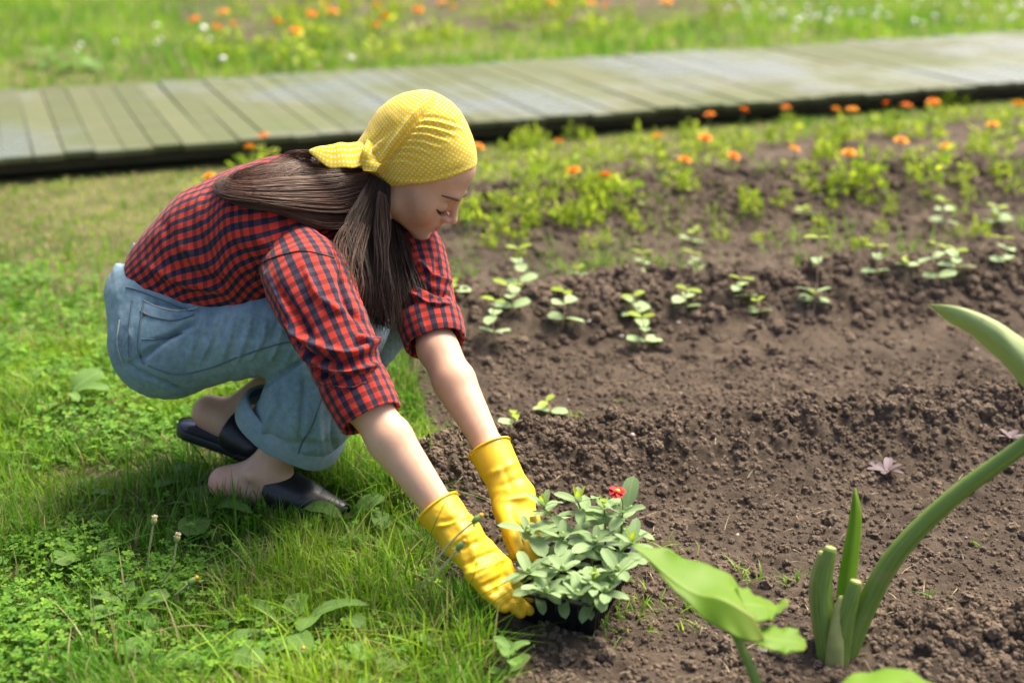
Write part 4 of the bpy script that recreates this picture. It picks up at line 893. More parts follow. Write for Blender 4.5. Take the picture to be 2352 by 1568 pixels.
V = V+normals(V, Q)*(.0032*(fbm(V[:, 0]*45+V[:, 1]*20, V[:, 2]*60, 241, 3)-.5))[:, None]; gl = mk('glove', V, Q, M['glove'], person); gl['label'] = 'yellow rubber glove on the hand nearer the camera'
def rim(c, axx, wv, ra, rb, par):
    mb = MB(); a = np.linspace(0, 2*math.pi, 49); c_, x_, y_ = ringv(c, axx, wv, ra, rb); C = c_+np.cos(a)[:, None]*x_+np.sin(a)[:, None]*y_; add_tube(mb, C, .0022, 6, cap=False); mb.build('glove_rim', M['glove'], par)
rim(oc, Wn-oc, wref, .037*1.12+.0008, .0378, gl)
# left hand on the far side
Wf, Kf = P(1178, 1135, 2.335), P(1196, 1205, 2.300); wref2 = P(1150, 1200, 2.29)-P(1245, 1185, 2.33); tips, w2, n2 = hand(Wf, Kf, nrm(P(1215, 1290, 2.26)-Kf), wref2, .080, .25, nrm(np.array((.5, -.7, -.1)))); oc2 = P(1124, 1030, 2.372)
th2 = (Wf+(Kf-Wf)*.45+w2*.026, P(1172, 1215, 2.25), P(1190, 1262, 2.225))
V, Q = glove(oc2, Wf-oc2, Wf, Kf, tips, wref2, Kf, th2, .037)
V = sculpt(V, Q, [([(1120, 1090), (1190, 1060)], 7, .003), ([(1140, 1120), (1210, 1090)], 7, -.003), ([(1150, 1150), (1215, 1140)], 6, .003), ([(1150, 1060), (1180, 1130)], 8, -.002)]); gl2 = mk('glove', V, Q, M['glove'], person); gl2['label'] = 'yellow rubber glove on the farther hand behind the leaves'
rim(oc2, Wf-oc2, wref2, .037*1.12+.0008, .0378, gl2)

# ---- mules
def mule(heel, toe, wv, lift, upper=True):
    fwd = nrm(toe-heel); L = np.linalg.norm(toe-heel); w_ = nrm(wv-fwd*(wv@fwd)); up = np.cross(fwd, w_); up = up if up[2] > 0 else -up
    def pt(a, b, c): return heel+fwd*a*L+w_*b+up*c
    n = 34; S = np.linspace(0, 1, n); hw = np.interp(S, [0, .04, .12, .3, .5, .68, .82, .93, 1], [.008, .024, .034, .032, .031, .040, .036, .022, .005]); cen = np.interp(S, [0, .5, 1], [0, .002, -.004])
    def slab(z0, z1, grow):
        V = []; b = .004
        for i in range(n):
            prof = [(-1, z0+b), (-.96, z0), (.96, z0), (1, z0+b), (1, z1-b), (.95, z1), (-.95, z1), (-1, z1-b)]
            V += [pt(S[i], cen[i]+x*(hw[i]+grow), z) for x, z in prof]
        i = np.arange(n-1)[:, None]*8; j = np.arange(8)[None]; k = (j+1) % 8; Q = np.stack([i+j, i+k, i+8+k, i+8+j], -1).reshape(-1, 4); Q = np.concatenate([Q, [[0, 1, 2, 3], [0, 3, 4, 7]]+[[(n-1)*8+q for q in (3, 2, 1, 0)]]]); return np.array(V), Q
    root = mk('shoe', *slab(0, .020, .003), M['sole'], person); mk('insole', *slab(.0205, .0235, -.003), M['insole'], root)
    if upper:
        f = Field(np.minimum(heel, toe)-.09, np.maximum(heel, toe)+.12, .0032)
        f.cone(pt(.50, 0, .044), pt(.70, 0, .030), .036, .031, .01, w_, 1.32); f.cone(pt(.70, 0, .030), pt(.95, -.003, .014), .031, .013, .01, w_, 1.40); f.cone(pt(.44, 0, .062), pt(.56, 0, .038), .034, .038, .02, w_, 1.2)
        f.plane_cut(pt(.44, 0, .03), -fwd+up*.25, .003); f.plane_cut(pt(.5, 0, .010), -up, .003); V, Q = f.mesh(2); mk('upper', V, Q, M['leather'], root)
    return root
gh = G(482, 1150); gt = G(800, 1188); s1 = mule(gh+np.array((0, 0, .004)), gt+np.array((0, 0, .004)), np.cross(gt-gh, (0, 0, 1)), 0); s1['label'] = 'black leather mule flat in the grass'
s2 = mule(P(412, 985, 2.75), P(665, 1075, 2.68), np.cross(P(665, 1075, 2.68)-P(412, 985, 2.75), (0, 0, 1)), 0); s2['label'] = 'black mule with its heel lifted off the ground'

# ------------------------------------------------------------------ plant tray and bedding plants
ORD = ['first', 'second', 'third', 'fourth', 'fifth', 'sixth', 'seventh', 'eighth', 'ninth', 'tenth', 'eleventh', 'twelfth', 'thirteenth', 'fourteenth', 'fifteenth', 'sixteenth', 'seventeenth', 'eighteenth', 'nineteenth', 'twentieth', 'twenty-first', 'twenty-second', 'twenty-third', 'twenty-fourth', 'twenty-fifth', 'twenty-sixth', 'twenty-seventh', 'twenty-eighth', 'twenty-ninth', 'thirtieth']
TA = G(1372, 1478)[:2]; eb = nrm(G(1195, 1440)[:2]-TA); ec = np.array([-eb[1], eb[0]]); ec = ec if ec[1] > 0 else -ec
TLx, TLy, TH = .150, .205, .066; tz = .006
tray = empty('plant_tray', (TA[0], TA[1], tz)); tag(tray, 'black plastic tray of bedding plants held between yellow gloves', 'tray')
def trp(a, b, z, ins=0.0): q = eb*(ins+a*(TLx-2*ins))+ec*(ins+b*(TLy-2*ins)); return (q[0], q[1], z)
def rect(z, ins): return [trp(a, b, z, ins) for a, b in ((0, 0), (1, 0), (1, 1), (0, 1))]
mb = MB(); lv = [rect(0, .013), rect(.001, .011), rect(TH-.004, .002), rect(TH-.004, .004), rect(.02, .014)]; V = [p for l in lv for p in l]
Q = [[i*4+j, i*4+(j+1) % 4, i*4+4+(j+1) % 4, i*4+4+j] for i in range(4) for j in range(4)]+[[3, 2, 1, 0]]; mb.add(V, Q); mb.build('tray_wall', M['plastic'], tray, smooth=False)
mb = MB(); lv = [rect(TH-.006, -.001), rect(TH-.006, -.007), rect(TH, -.007), rect(TH, .003)]; V = [p for l in lv for p in l]; mb.add(V, [[i*4+j, i*4+(j+1) % 4, ((i+1) % 4)*4+(j+1) % 4, ((i+1) % 4)*4+j] for i in range(4) for j in range(4)]); mb.build('rim', M['plastic'], tray, smooth=False)
mb = MB(); V, F = [], []
for i in range(12):
    for j in range(16): V.append(trp(i/11, j/15, TH-.014+.006*random.random(), .006))
mb.add(V, [[i*16+j, (i+1)*16+j, (i+1)*16+j+1, i*16+j+1] for i in range(11) for j in range(15)]); mb.build('compost', M['compost'], tray)
for side in range(2):
    for k in range(7 if side == 0 else 10):
        t = (k+.7)/(7.4 if side == 0 else 10.4); mb = MB(); a = np.array(trp(t, 0, .002, .0105) if side == 0 else trp(0, t, .002, .0105)); b = np.array(trp(t, 0, TH-.008, .0015) if side == 0 else trp(0, t, TH-.008, .0015)); add_tube(mb, np.array([a, b]), .0018, 5); mb.build('rib', M['plastic'], tray)
ZL = [set_mat(leaf_mesh('leaf', .056, .025, 5, 9, .55, .10, .22, dr, .0, .0, .85), M['zinnia']) for dr in (.15, .5, .9)]+[set_mat(leaf_mesh('leaf', .050, .029, 5, 9, .5, .05, .16, .35), M['zinnia'])]
ZY = set_mat(leaf_mesh('leaf', .030, .011, 5, 7, .6, .1, .4, -.2), M['young'])
tops = [(1248, 1165, 2.26), (1328, 1155, 2.27), (1388, 1170, 2.26), (1430, 1178, 2.24), (1212, 1222, 2.22), (1292, 1235, 2.22), (1368, 1245, 2.20), (1452, 1248, 2.185), (1215, 1318, 2.15), (1292, 1312, 2.13), (1362, 1340, 2.11), (1418, 1312, 2.12), (1255, 1362, 2.10), (1326, 1368, 2.09), (1392, 1362, 2.09)]
zl = ['at the back left of the tray', 'in the back row with narrow upright tips', 'in the back row beside the red bloom', 'carrying the single red flower', 'beside the far glove with leaves reaching left', 'in the middle of the tray', 'in the middle under the red bloom', 'reaching out on the right of the tray', 'drooping beside the near glove', 'at the front of the tray between two others', 'hanging over the front corner of the tray', 'above the right edge of the tray', 'hanging low at the front beside the glove fingertips', 'hanging lowest over the middle of the tray front', 'hanging low over the near right corner']
bases = [(.8, .85), (.5, .9), (.3, .9), (.1, .85), (.85, .55), (.6, .6), (.35, .6), (.1, .5), (.88, .25), (.6, .2), (.25, .14), (.1, .25), (.75, .06), (.45, .05), (.12, .06)]
for k, (tp, bs) in enumerate(zip(tops, bases)):
    b = np.array(trp(*bs, TH-.016))+np.array((TA[0], TA[1], tz)); t = P(*tp); o = empty('zinnia_plant', b); tag(o, 'pale green zinnia '+zl[k], 'plant', 'zinnia plants in the tray'); t = t-b
    mid = t*.5+np.array((0, 0, .02)); C = catmull([np.zeros(3), mid, t], 14); stem_part([np.zeros(3), mid, t], .0026, .0017, M['stem'], o)
    az = random.uniform(0, 3.14); L = np.linalg.norm(t); nn = max(5, int(L/.019))
    for j in range(1, nn+1):
        q = C[int(13*j/nn)]; sc = (.80+.32*random.random())*(1.0 if j < nn else .9)
        for s in (0, 1):
            place_leaf(random.choice(ZL if j < nn else ZL[:2]+ZL[3:]), o, q, az+s*math.pi+random.uniform(-.25, .25), random.uniform(-.25, .45) if j < nn else random.uniform(.2, .7), random.uniform(-.3, .3), sc)
        az += math.pi/2+random.uniform(-.2, .2)
    for s in range(2): place_leaf(ZL[0], o, t, az+s*math.pi+.2, random.uniform(.5, .9), 0, .62)
    if k in (0, 1, 2, 7, 10):
        for s in range(3): place_leaf(ZY, o, t+np.array((0, 0, .002)), az+s*2.1, random.uniform(1.0, 1.35), 0, random.uniform(.8, 1.1))
    elif k != 3:
        mb = MB(); add_tube(mb, catmull([t, t+np.array((0, 0, .004)), t+np.array((0, 0, .010)), t+np.array((0, 0, .013))], 7), [.002, .0045, .0055, .005, .004, .003, .001], 8); mb.build('bud', M['stem'], o)
    if k == 3:
        fl = P(1418, 1130, 2.215)-b; stem_part([t, (t+fl)/2+np.array((.004, 0, .004)), fl], .0017, .0014, M['stem'], o); h = empty('flower', fl); h.parent = o
        pm2 = set_mat(leaf_mesh('petal', .0165, .0125, 4, 6, .25, -.2, .15, .5, .2, .03), M['red'])
        for i in range(10): place_leaf(pm2, h, (0, 0, .0), i*.628+random.uniform(-.1, .1), random.uniform(-.1, .55), random.uniform(-.3, .3), random.uniform(.85, 1.15), 'petal')
        mb = MB(); add_tube(mb, np.array([(0, 0, -.003), (0, 0, .002), (0, 0, .005), (0, 0, .006)]), [.003, .005, .004, .001], 9); mb.build('centre', M['yellowc'], h)
        place_leaf(ZL[3], o, P(1440, 1165, 2.235)-b, 1.2, 1.0, 0, 1.15)

# ------------------------------------------------------------------ seedlings in the dug soil
SLF = [set_mat(leaf_mesh('leaf', .046, .032, 5, 7, .35, -.1, .12, .3), M['seedling']), set_mat(leaf_mesh('leaf', .042, .026, 5, 7, .4, 0, .2, .4), M['seedling'])]
SYL = set_mat(leaf_mesh('leaf', .042, .025, 5, 7, .45, .0, .25, .25), M['young'])
seeds = [(1195, 690, 1190, 572), (1140, 790, 1136, 690), (1172, 722, 1165, 655), (1290, 757, 1296, 668), (1475, 800, 1473, 728), (1462, 722, 1456, 680), (1575, 722, 1576, 665), (1475, 645, 1472, 580), (1330, 648, 1328, 615), (1735, 725, 1742, 690), (1868, 725, 1880, 545), (2012, 645, 2010, 565), (2165, 662, 2148, 560), (2205, 632, 2195, 575), (2312, 622, 2302, 545), (2165, 530, 2170, 462), (2290, 520, 2292, 478), (1850, 505, 1845, 478), (1580, 565, 1592, 530), (1600, 630, 1590, 580), (1870, 700, 1868, 672), (1258, 952, 1255, 922), (1185, 985, 1180, 958), (1710, 690, 1700, 640), (2080, 645, 2075, 615), (1060, 705, 1045, 660)]
seeds.sort(key=lambda s: s[0])
for k, (bx, by, tx, ty) in enumerate(seeds):
    g = Gs(bx, by); z0 = gz(g[0], g[1]); b = np.array((g[0], g[1], z0-.004)); dep = (b-CAMP)@FW; t = P(tx, ty, dep)-b; t[2] = max(t[2], .03)
    o = empty('seedling', b); tag(o, f'pale green seedling in the dug soil, {ORD[k]} from the left edge of the bed', 'seedling', 'seedlings in the dug soil')
    lean = np.array((random.uniform(-.01, .01), random.uniform(-.01, .01), 0)); C = catmull([np.zeros(3), t*.5+lean, t], 10); stem_part([np.zeros(3), t*.5+lean, t], .0020, .0014, M['stem_pink'], o)
    H = t[2]; az = random.uniform(-.6, .6); levels = [(.35, SLF[0], .95), (.68, SLF[1], 1.05), (1.0, SYL, .8)] if H > .055 else [(.55, SLF[0], .8), (1.0, SYL, .7)]
    for (f_, me, sc) in levels:
        q = C[int(9*f_)]
        for s in (0, 1): place_leaf(me, o, q, az+s*math.pi+random.uniform(-.3, .3), random.uniform(.0, .4), random.uniform(-.3, .3), sc*random.uniform(.95, 1.35))
        az += 1.3+random.uniform(-.4, .4)
PLF = set_mat(leaf_mesh('leaf', .05, .024, 5, 7, .5, .1, .2, .4), M['purple'])
for k, (bx, by) in enumerate(((2035, 1092), (2318, 1015))):
    g = Gs(bx, by); o = empty('purple_seedling', (g[0], g[1], gz(g[0], g[1])-.002)); tag(o, ('low purplish leaf rosette on the soil ridge' if k == 0 else 'purplish seedling half hidden behind the thick green stalk'), 'seedling', 'purple-leaved seedlings')
    stem_part([np.zeros(3), np.array((0, 0, .016))], .003, .002, M['stem_pink'], o)
    for i in range(6): place_leaf(PLF, o, (0, 0, .012), i*1.05+random.uniform(-.2, .2), random.uniform(.1, .6), random.uniform(-.3, .3), random.uniform(.6, 1.0))
# tiny weeds sprouting on the bare soil
def sprouts(name, spots, label, lo, hi, per):
    Vs = []; Fs = [[], []]; Cs = []; base = 0
    for (px, py, r, n) in spots:
        c = G(px, py, .01); x = c[0]+RNG.normal(0, r, n); y = c[1]+RNG.normal(0, r, n); pos = np.stack([x, y, ground_z(x, y)-.003], -1)
        V, F, m = blades(pos, RNG.uniform(lo, hi, n), RNG.uniform(.002, .0055, n), np.abs(RNG.normal(.7, .5, n)), RNG.uniform(0, 6.28, n), 3)
        Vs.append(V); Fs[0].append(F[0]+base); Fs[1].append(F[1]+base); base += len(V); Cs.append(np.repeat(greens(n, x, y, .05), m, 0))
    tag(mk(name, np.concatenate(Vs), [np.concatenate(Fs[0]), np.concatenate(Fs[1])], M['grass'], col=np.concatenate(Cs)), label, 'weeds', kind='stuff')
sprouts('weeds', [(1500, 1375, .035, 40), (1450, 1390, .02, 22), (1530, 1280, .03, 30), (1400, 1440, .025, 30), (1700, 1310, .012, 10), (1820, 1335, .014, 14), (1590, 1440, .008, 8), (1735, 1340, .012, 10), (1600, 1400, .01, 8), (2250, 1240, .008, 5), (2150, 1390, .014, 8), (1430, 925, .008, 6), (1180, 960, .012, 8), (1340, 960, .014, 8), (1510, 600, .02, 14), (1650, 480, .04, 25), (980, 990, .03, 40), (1010, 1005, .03, 30), (950, 960, .03, 30), (1060, 610, .06, 80), (1090, 560, .05, 50), (1150, 660, .03, 30), (1260, 590, .03, 25), (1250, 1350, .03, 30)], 'small bright weeds and grass sprouting on the bare soil', .012, .04, 3)

# ------------------------------------------------------------------ marigolds
def bush_mesh(seed, R_, H, n, ls):
    r = np.random.default_rng(seed); mb = MB()
    for i in range(n):
        a = r.random()*6.283; q = math.sqrt(r.random())*R_; z = H*(.15+.85*r.random())*(1-.35*q/R_); p = np.array((q*math.cos(a), q*math.sin(a), z)); d = nrm(np.array((math.cos(a), math.sin(a), r.uniform(-.2, .9)))+r.normal(0, .4, 3)); s = nrm(np.cross(d, r.normal(0, 1, 3))); L = ls*r.uniform(.6, 1.3); w = L*.2
        V = [p, p+d*L*.35+s*w, p+d*L*.7+s*w*.8, p+d*L, p+d*L*.7-s*w*.8, p+d*L*.35-s*w]; f = r.random(); c = (np.array((.15, .25, .020))*(1-f)+np.array((.400, .460, .045))*f)*r.uniform(.75, 1.25)
        mb.add(V, [[0, 1, 2], [0, 2, 3], [0, 3, 4], [0, 4, 5]], col=c)
    return set_mat(mb.data('foliage'), M['bush'])
BUSH = [bush_mesh(300+i, .05+.014*i, .10+.015*i, 38+7*i, .045) for i in range(5)]
def head_mesh(seed, R_, c0, c1):
    r = np.random.default_rng(seed); mb = MB()
    for ring, (rr, z, n, tl) in enumerate(((1, 0, 12, .15), (.78, .22, 11, .5), (.5, .38, 9, .9), (.25, .46, 6, 1.25))):
        for i in range(n):
            a = (i+.5*ring+r.uniform(-.2, .2))/n*6.283; d = np.array((math.cos(a), math.sin(a), 0)); s = np.array((-d[1], d[0], 0)); u = np.array((0, 0, 1.0)); L = R_*rr; b = u*R_*z*.6; e = d*L*math.cos(tl*.5)+u*(R_*z+L*math.sin(tl)*.25); w = R_*.32
            f = r.random(); c = np.array(c0)*(1-f)+np.array(c1)*f; mb.add([b, b*.4+e*.6+s*w, e+s*w*.5, e-s*w*.5, b*.4+e*.6-s*w], [[0, 1, 2], [0, 2, 3], [0, 3, 4]], col=c)
    return set_mat(mb.data('flower_head'), M['marigold'])
ORG = [head_mesh(i, .026, (.80, .23, .008), (.92, .36, .02)) for i in range(2)]; YEL = [head_mesh(10+i, .026, (.82, .36, .012), (.92, .50, .03)) for i in range(2)]
mid_fl = [(1100, 335, 'y'), (1283, 325, 'y'), (1508, 313, 'y'), (1317, 390, 'o'), (1390, 402, 'o'), (1630, 262, 'o'), (1708, 253, 'o'), (1805, 246, 'o'), (1920, 251, 'y'), (1957, 251, 'y'), (2035, 237, 'o'), (2082, 242, 'o'), (2143, 233, 'o'), (2280, 285, 'y'), (1685, 357, 'o'), (1573, 366, 'o'), (1620, 315, 'o'), (1825, 340, 'y'), (2070, 322, 'y'), (2172, 335, 'y'), (2340, 238, 'y'), (1950, 350, 'y')]
far_fl = [(447, 45, 'o'), (498, 62, 'o'), (535, 56, 'y'), (513, 28, 'y'), (636, 50, 'o'), (680, 70, 'o'), (715, 31, 'o'), (745, 9, 'y'), (763, 26, 'y'), (866, 12, 'y'), (884, 37, 'o'), (866, 58, 'o'), (960, 22, 'o'), (1039, 17, 'y'), (1014, 5, 'y'), (1267, 6, 'o'), (1391, 14, 'o'), (1357, 6, 'y'), (1531, 3, 'y')]
lawn_fl = [(605, 311, 'o', 'orange marigold standing against the boardwalk edge behind the bent back'), (573, 336, 'y', 'yellow marigold just below the boardwalk behind the bent back'), (480, 405, 'y', 'yellow marigold half hidden behind the shirt back')]
def marigold(px, py, c, zf, label, grp, tall=1.0, bush=True):
    g = G(px, py, zf); b = np.array((g[0], g[1], gz(g[0], g[1]) if bed_d(np.array([g[0]]), np.array([g[1]]))[0] > 0 else 0.0)); o = empty('marigold', b); tag(o, label, 'flower', grp); h = zf-b[2]
    ln = np.array((random.uniform(-.015, .015), random.uniform(-.015, .015), 0)); stem_part([-ln, np.array((0, 0, h*.5))-ln*.3, np.array((0, 0, h-.004))], .0030, .0022, M['stem'], o, n=5)
    q = bpy.data.objects.new('flower_head', random.choice(ORG if c == 'o' else YEL)); COL.objects.link(q); q.parent = o; q.location = (0, 0, h-.004); sc = random.uniform(.9, 1.25)*tall; q.scale = (sc, sc, sc*.9); q.rotation_euler = (random.uniform(-.35, .35), random.uniform(-.35, .35), random.uniform(0, 6))
    if bush:
        q = bpy.data.objects.new('foliage', random.choice(BUSH)); COL.objects.link(q); q.parent = o; q.rotation_euler = (0, 0, random.uniform(0, 6)); s = h/.15*random.uniform(.75, .95); q.scale = (s, s, s)
for k, (x, y, c) in enumerate(sorted(mid_fl)): marigold(x, y, c, .165, f'{"orange" if c == "o" else "yellow"} marigold in the bed before the boardwalk, {ORD[k]} bloom from the left', 'marigolds in the bed before the boardwalk')
for k, (x, y, c) in enumerate(sorted(far_fl)): marigold(x, y, c, .24, f'{"orange" if c == "o" else "yellow"} marigold in the bed beyond the boardwalk, {ORD[k]} bloom from the left', 'marigolds beyond the boardwalk', 1.5)
for x, y, c, l in lawn_fl: marigold(x, y, c, .14, l, 'marigolds at the lawn edge', .95)
def leafy(px, py, sc, label, grp):
    g = Gs(px, py); b = np.array((g[0], g[1], gz(g[0], g[1])-.005)); o = empty('leafy_plant', b); tag(o, label, 'plant', grp); stem_part([np.zeros(3), np.array((0, 0, .06*sc))], .003, .002, M['stem'], o, n=5)
    q = bpy.data.objects.new('foliage', random.choice(BUSH)); COL.objects.link(q); q.parent = o; q.rotation_euler = (0, 0, random.uniform(0, 6)); q.scale = (sc*random.uniform(.6, .95), sc*random.uniform(.6, .95), sc*random.uniform(.9, 1.5))
spec = []
def side(x): return 'beside the headscarf' if x < 1300 else ('in the left half of the bed' if x < 1650 else ('in the right half of the bed' if x < 2000 else 'near the right end of the bed'))
for i in range(95):
    x = random.uniform(1060, 2340); q = random.random()**1.25; spec.append((x, 545-(x-1060)*.10-q*200, random.uniform(.35, .85), f'flowerless plant {side(x)}, '+('soil side' if q < .33 else ('middle of the marigolds' if q < .66 else 'boardwalk side')), 'flowerless plants among the marigolds'))
for i in range(40):
    x = random.uniform(430, 1700); spec.append((x, random.uniform(2, 75), random.uniform(1.0, 1.9), 'flowerless plant beyond the boardwalk, '+('left of the headscarf' if x < 760 else ('straight above the headscarf' if x < 1120 else ('right of the headscarf' if x < 1400 else 'far to the right'))), 'flowerless plants beyond the boardwalk'))
for i in range(42):
    x = random.uniform(1060, 2340); spec.append((x, 500-(x-1060)*.06+random.random()*125, random.uniform(.28, .5), 'tiny weed between the seedlings '+side(x), 'tiny weeds between the seedlings'))
cnt = {}
for x, y, sc, lb, gr in sorted(spec):
    k = cnt.get(lb, 0); cnt[lb] = k+1; leafy(x, y, sc, f'{lb}, {ORD[k]} from left', gr)
sprouts('weeds', [(random.uniform(1050, 2340), random.uniform(400, 640), random.uniform(.02, .06), random.randint(6, 22)) for _ in range(85)], 'thin green weeds sprouting between the seedlings', .03, .085, 3)
# dark bed and white clover heads beyond the boardwalk
pts = [G(*p)[:2] for p in ((390, 30), (520, 92), (760, 100), (1000, 70), (1300, 55), (1600, 40), (1720, 5))]+[np.array((7, 24)), np.array((-5, 24))]
pl = np.array(pts); xs = np.linspace(-6, 9, 90); ys = np.linspace(8.5, 24, 100); X, Y = np.meshgrid(xs, ys); dd = poly_sdf(X, Y, pl)+.6*(fbm(X*1.5, Y*1.5, 301, 3)-.5); Z = .03+.05*(fbm(X*5, Y*5, 303, 3)-.5)-.12*np.clip(-dd/.3, 0, 1)
i = np.arange(99)[:, None]*90+np.arange(89)[None]; F = np.stack([i, i+1, i+91, i+90], -1).reshape(-1, 4); tag(mk('flower_bed', np.stack([X, Y, Z], -1).reshape(-1, 3), F, M['soil']), 'dark soil of the flower bed beyond the boardwalk', 'soil', kind='structure')
n = 70; q = np.array([G(random.uniform(1650, 2350), random.uniform(15, 110))[:2] for _ in range(n)]+[G(random.uniform(20, 900), random.uniform(90, 190))[:2] for _ in range(10)]); ok = walk_s(q[:, 0], q[:, 1]) > WW+.1; q = q[ok]
scatter('white_clover_flowers', LUMPS, np.concatenate([q, RNG.uniform(.10, .18, (len(q), 1))], 1), RNG.uniform(.014, .026, len(q)), m_plain('white_petals', (.75, .76, .70), .7), 'small white clover heads in the grass beyond the boardwalk', 'flowers', 0)

# ------------------------------------------------------------------ broad-leaved plants in the foreground
def patch(name, rows, m, parent, base, nu=17, nv=30, crease=False, wave=0.0):
    """rows along the leaf; each row a list of (px, py, depth) across it."""
    A = np.array([(catmull([P(*q) for q in r], nu) if not crease else np.stack([np.interp(np.linspace(0, len(r)-1, nu), np.arange(len(r)), np.array([P(*q) for q in r])[:, c]) for c in range(3)], -1)) for r in rows]); B = np.stack([catmull(A[:, i], nv) for i in range(nu)], 1)-base
    V = B.reshape(-1, 3); i = np.arange(nv-1)[:, None]*nu+np.arange(nu-1)[None]; F = np.stack([i, i+1, i+nu+1, i+nu], -1).reshape(-1, 4); N = normals(V, F)
    uu, vv = np.meshgrid(np.linspace(-1, 1, nu), np.linspace(0, 1, nv)); V = V+N*(wave*(np.sin(vv*17+uu*2)*uu**2*np.sin(vv*3.14)+.5*np.sin(vv*31)*np.abs(uu)**3)).ravel()[:, None]; N = normals(V, F)
    U = np.stack(np.broadcast_arrays(np.linspace(0, 1, nu)[None], np.linspace(0, 1, nv)[:, None]), -1).reshape(-1, 2)
    W = V-N*.0012; e = np.concatenate([np.arange(nu-1), np.arange(nv-1)*nu+nu-1, (nv-1)*nu+np.arange(nu-1, 0, -1), np.arange(nv-1, 0, -1)*nu]); e2 = np.roll(e, -1); n = len(V)
    return mk(name, np.concatenate([V, W]), np.concatenate([F, F[:, ::-1]+n, np.stack([e2, e, e+n, e2+n], -1)]), m, parent, uv=np.concatenate([U, U]))
b1 = G(1925, 1548); b1[2] = gz(b1[0], b1[1]); pa = empty('broad_leaf_plant', b1); tag(pa, 'broad-leaved plant with a long leaning stalk and cut stubs at its base', 'plant')
def stalkpx(name, pts, r, m, parent, base, n=12, cap=None):
    C = catmull([P(*p) for p in pts], 26)-base; rr = np.interp(np.linspace(0, 1, 26), np.linspace(0, 1, len(r)), r); mb = MB(); add_tube(mb, C, rr, n); return mb.build(name, m, parent)
stalkpx('stalk', [(1915, 1560, 2.085), (1945, 1490, 2.075), (1990, 1390, 2.06), (2060, 1270, 2.03), (2190, 1140, 1.99), (2360, 1015, 1.94), (2470, 915, 1.91), (2500, 860, 1.90)], [.020, .020, .0175, .0155, .0135, .0120, .0100, .007], M['stalk'], pa, b1)
patch('leaf', [[(2512, 885, 1.90), (2508, 878, 1.895), (2504, 872, 1.90), (2508, 878, 1.905)], [(2465, 962, 1.90), (2460, 900, 1.88), (2450, 830, 1.90), (2475, 860, 1.95)], [(2400, 950, 1.92), (2395, 880, 1.885), (2385, 800, 1.90), (2420, 850, 1.95)], [(2345, 885, 1.93), (2335, 825, 1.89), (2328, 765, 1.905), (2365, 800, 1.95)], [(2300, 828, 1.94), (2290, 785, 1.905), (2285, 735, 1.915), (2318, 765, 1.95)], [(2235, 775, 1.95), (2228, 745, 1.925), (2222, 710, 1.93), (2250, 735, 1.955)], [(2180, 740, 1.96), (2176, 722, 1.945), (2172, 700, 1.945), (2190, 715, 1.96)], [(2131, 699, 1.97), (2130, 699, 1.97), (2129, 698, 1.97), (2130, 699, 1.97)]], M['canna_pale'], pa, b1, 21, 40, False, .002)
patch('leaf', [[(1915, 1460, 2.07), (1935, 1450, 2.06), (1950, 1440, 2.07)], [(1925, 1330, 2.075), (1948, 1325, 2.06), (1968, 1320, 2.075)], [(1945, 1220, 2.075), (1960, 1225, 2.06), (1978, 1225, 2.075)], [(1956, 1150, 2.07), (1966, 1150, 2.062), (1978, 1170, 2.07)], [(1962, 1120, 2.07), (1964, 1119, 2.07), (1967, 1122, 2.07)]], M['canna'], pa, b1, 9, 24)
for pts, r in (([(1905, 1545, 2.08), (1893, 1420, 2.075), (1890, 1340, 2.07), (1908, 1258, 2.06)], [.017, .018, .015, .0095]), ([(1922, 1550, 2.07), (1935, 1450, 2.055), (1953, 1380, 2.045), (1966, 1335, 2.04)], [.018, .017, .013, .0095]), ([(1900, 1550, 2.09), (1880, 1420, 2.085), (1872, 1340, 2.085), (1888, 1268, 2.08)], [.010, .012, .010, .006]), ([(1915, 1555, 2.06), (1920, 1480, 2.05), (1924, 1420, 2.05), (1932, 1370, 2.05)], [.016, .014, .010, .004])):
    st_ = stalkpx('cut_stub', pts, r, M['stalk'] if r[0] > .0165 else M['cut'], pa, b1); e = P(*pts[-1])-b1; dv = nrm(P(*pts[-1])-P(*pts[-2])); mb = MB(); add_tube(mb, np.array([e-dv*.0005, e+dv*.0015]), [r[-1]*1.02, r[-1]*.9], 12); mb.build('cut_end', M['cut'], st_)
b2 = G(1760, 1660); b2[2] = 0; pb = empty('broad_leaf_plant', b2); tag(pb, 'broad green leaf reaching in front of the plant tray on a thin stem', 'plant')
patch('leaf', [[(1448, 1249, 1.86), (1449, 1250, 1.86), (1450, 1251, 1.86)], [(1502, 1257, 1.87), (1492, 1285, 1.845), (1500, 1300, 1.84)], [(1562, 1272, 1.88), (1545, 1330, 1.83), (1552, 1358, 1.82)], [(1628, 1298, 1.88), (1600, 1362, 1.82), (1614, 1415, 1.80)], [(1682, 1328, 1.88), (1650, 1372, 1.81), (1676, 1455, 1.785)], [(1722, 1362, 1.87), (1692, 1392, 1.80), (1722, 1474, 1.775)], [(1740, 1400, 1.85), (1735, 1420, 1.79), (1758, 1470, 1.775)]], M['canna'], pb, b2, 25, 40, True, .004)
patch('leaf', [[(1690, 1345, 1.86), (1705, 1385, 1.82), (1735, 1425, 1.79)], [(1728, 1358, 1.87), (1748, 1390, 1.83), (1758, 1425, 1.80)], [(1772, 1384, 1.87), (1784, 1396, 1.85), (1782, 1412, 1.82)], [(1806, 1372, 1.87), (1812, 1380, 1.865), (1810, 1386, 1.85)]], M['canna'], pb, b2, 13, 22, True, .003)
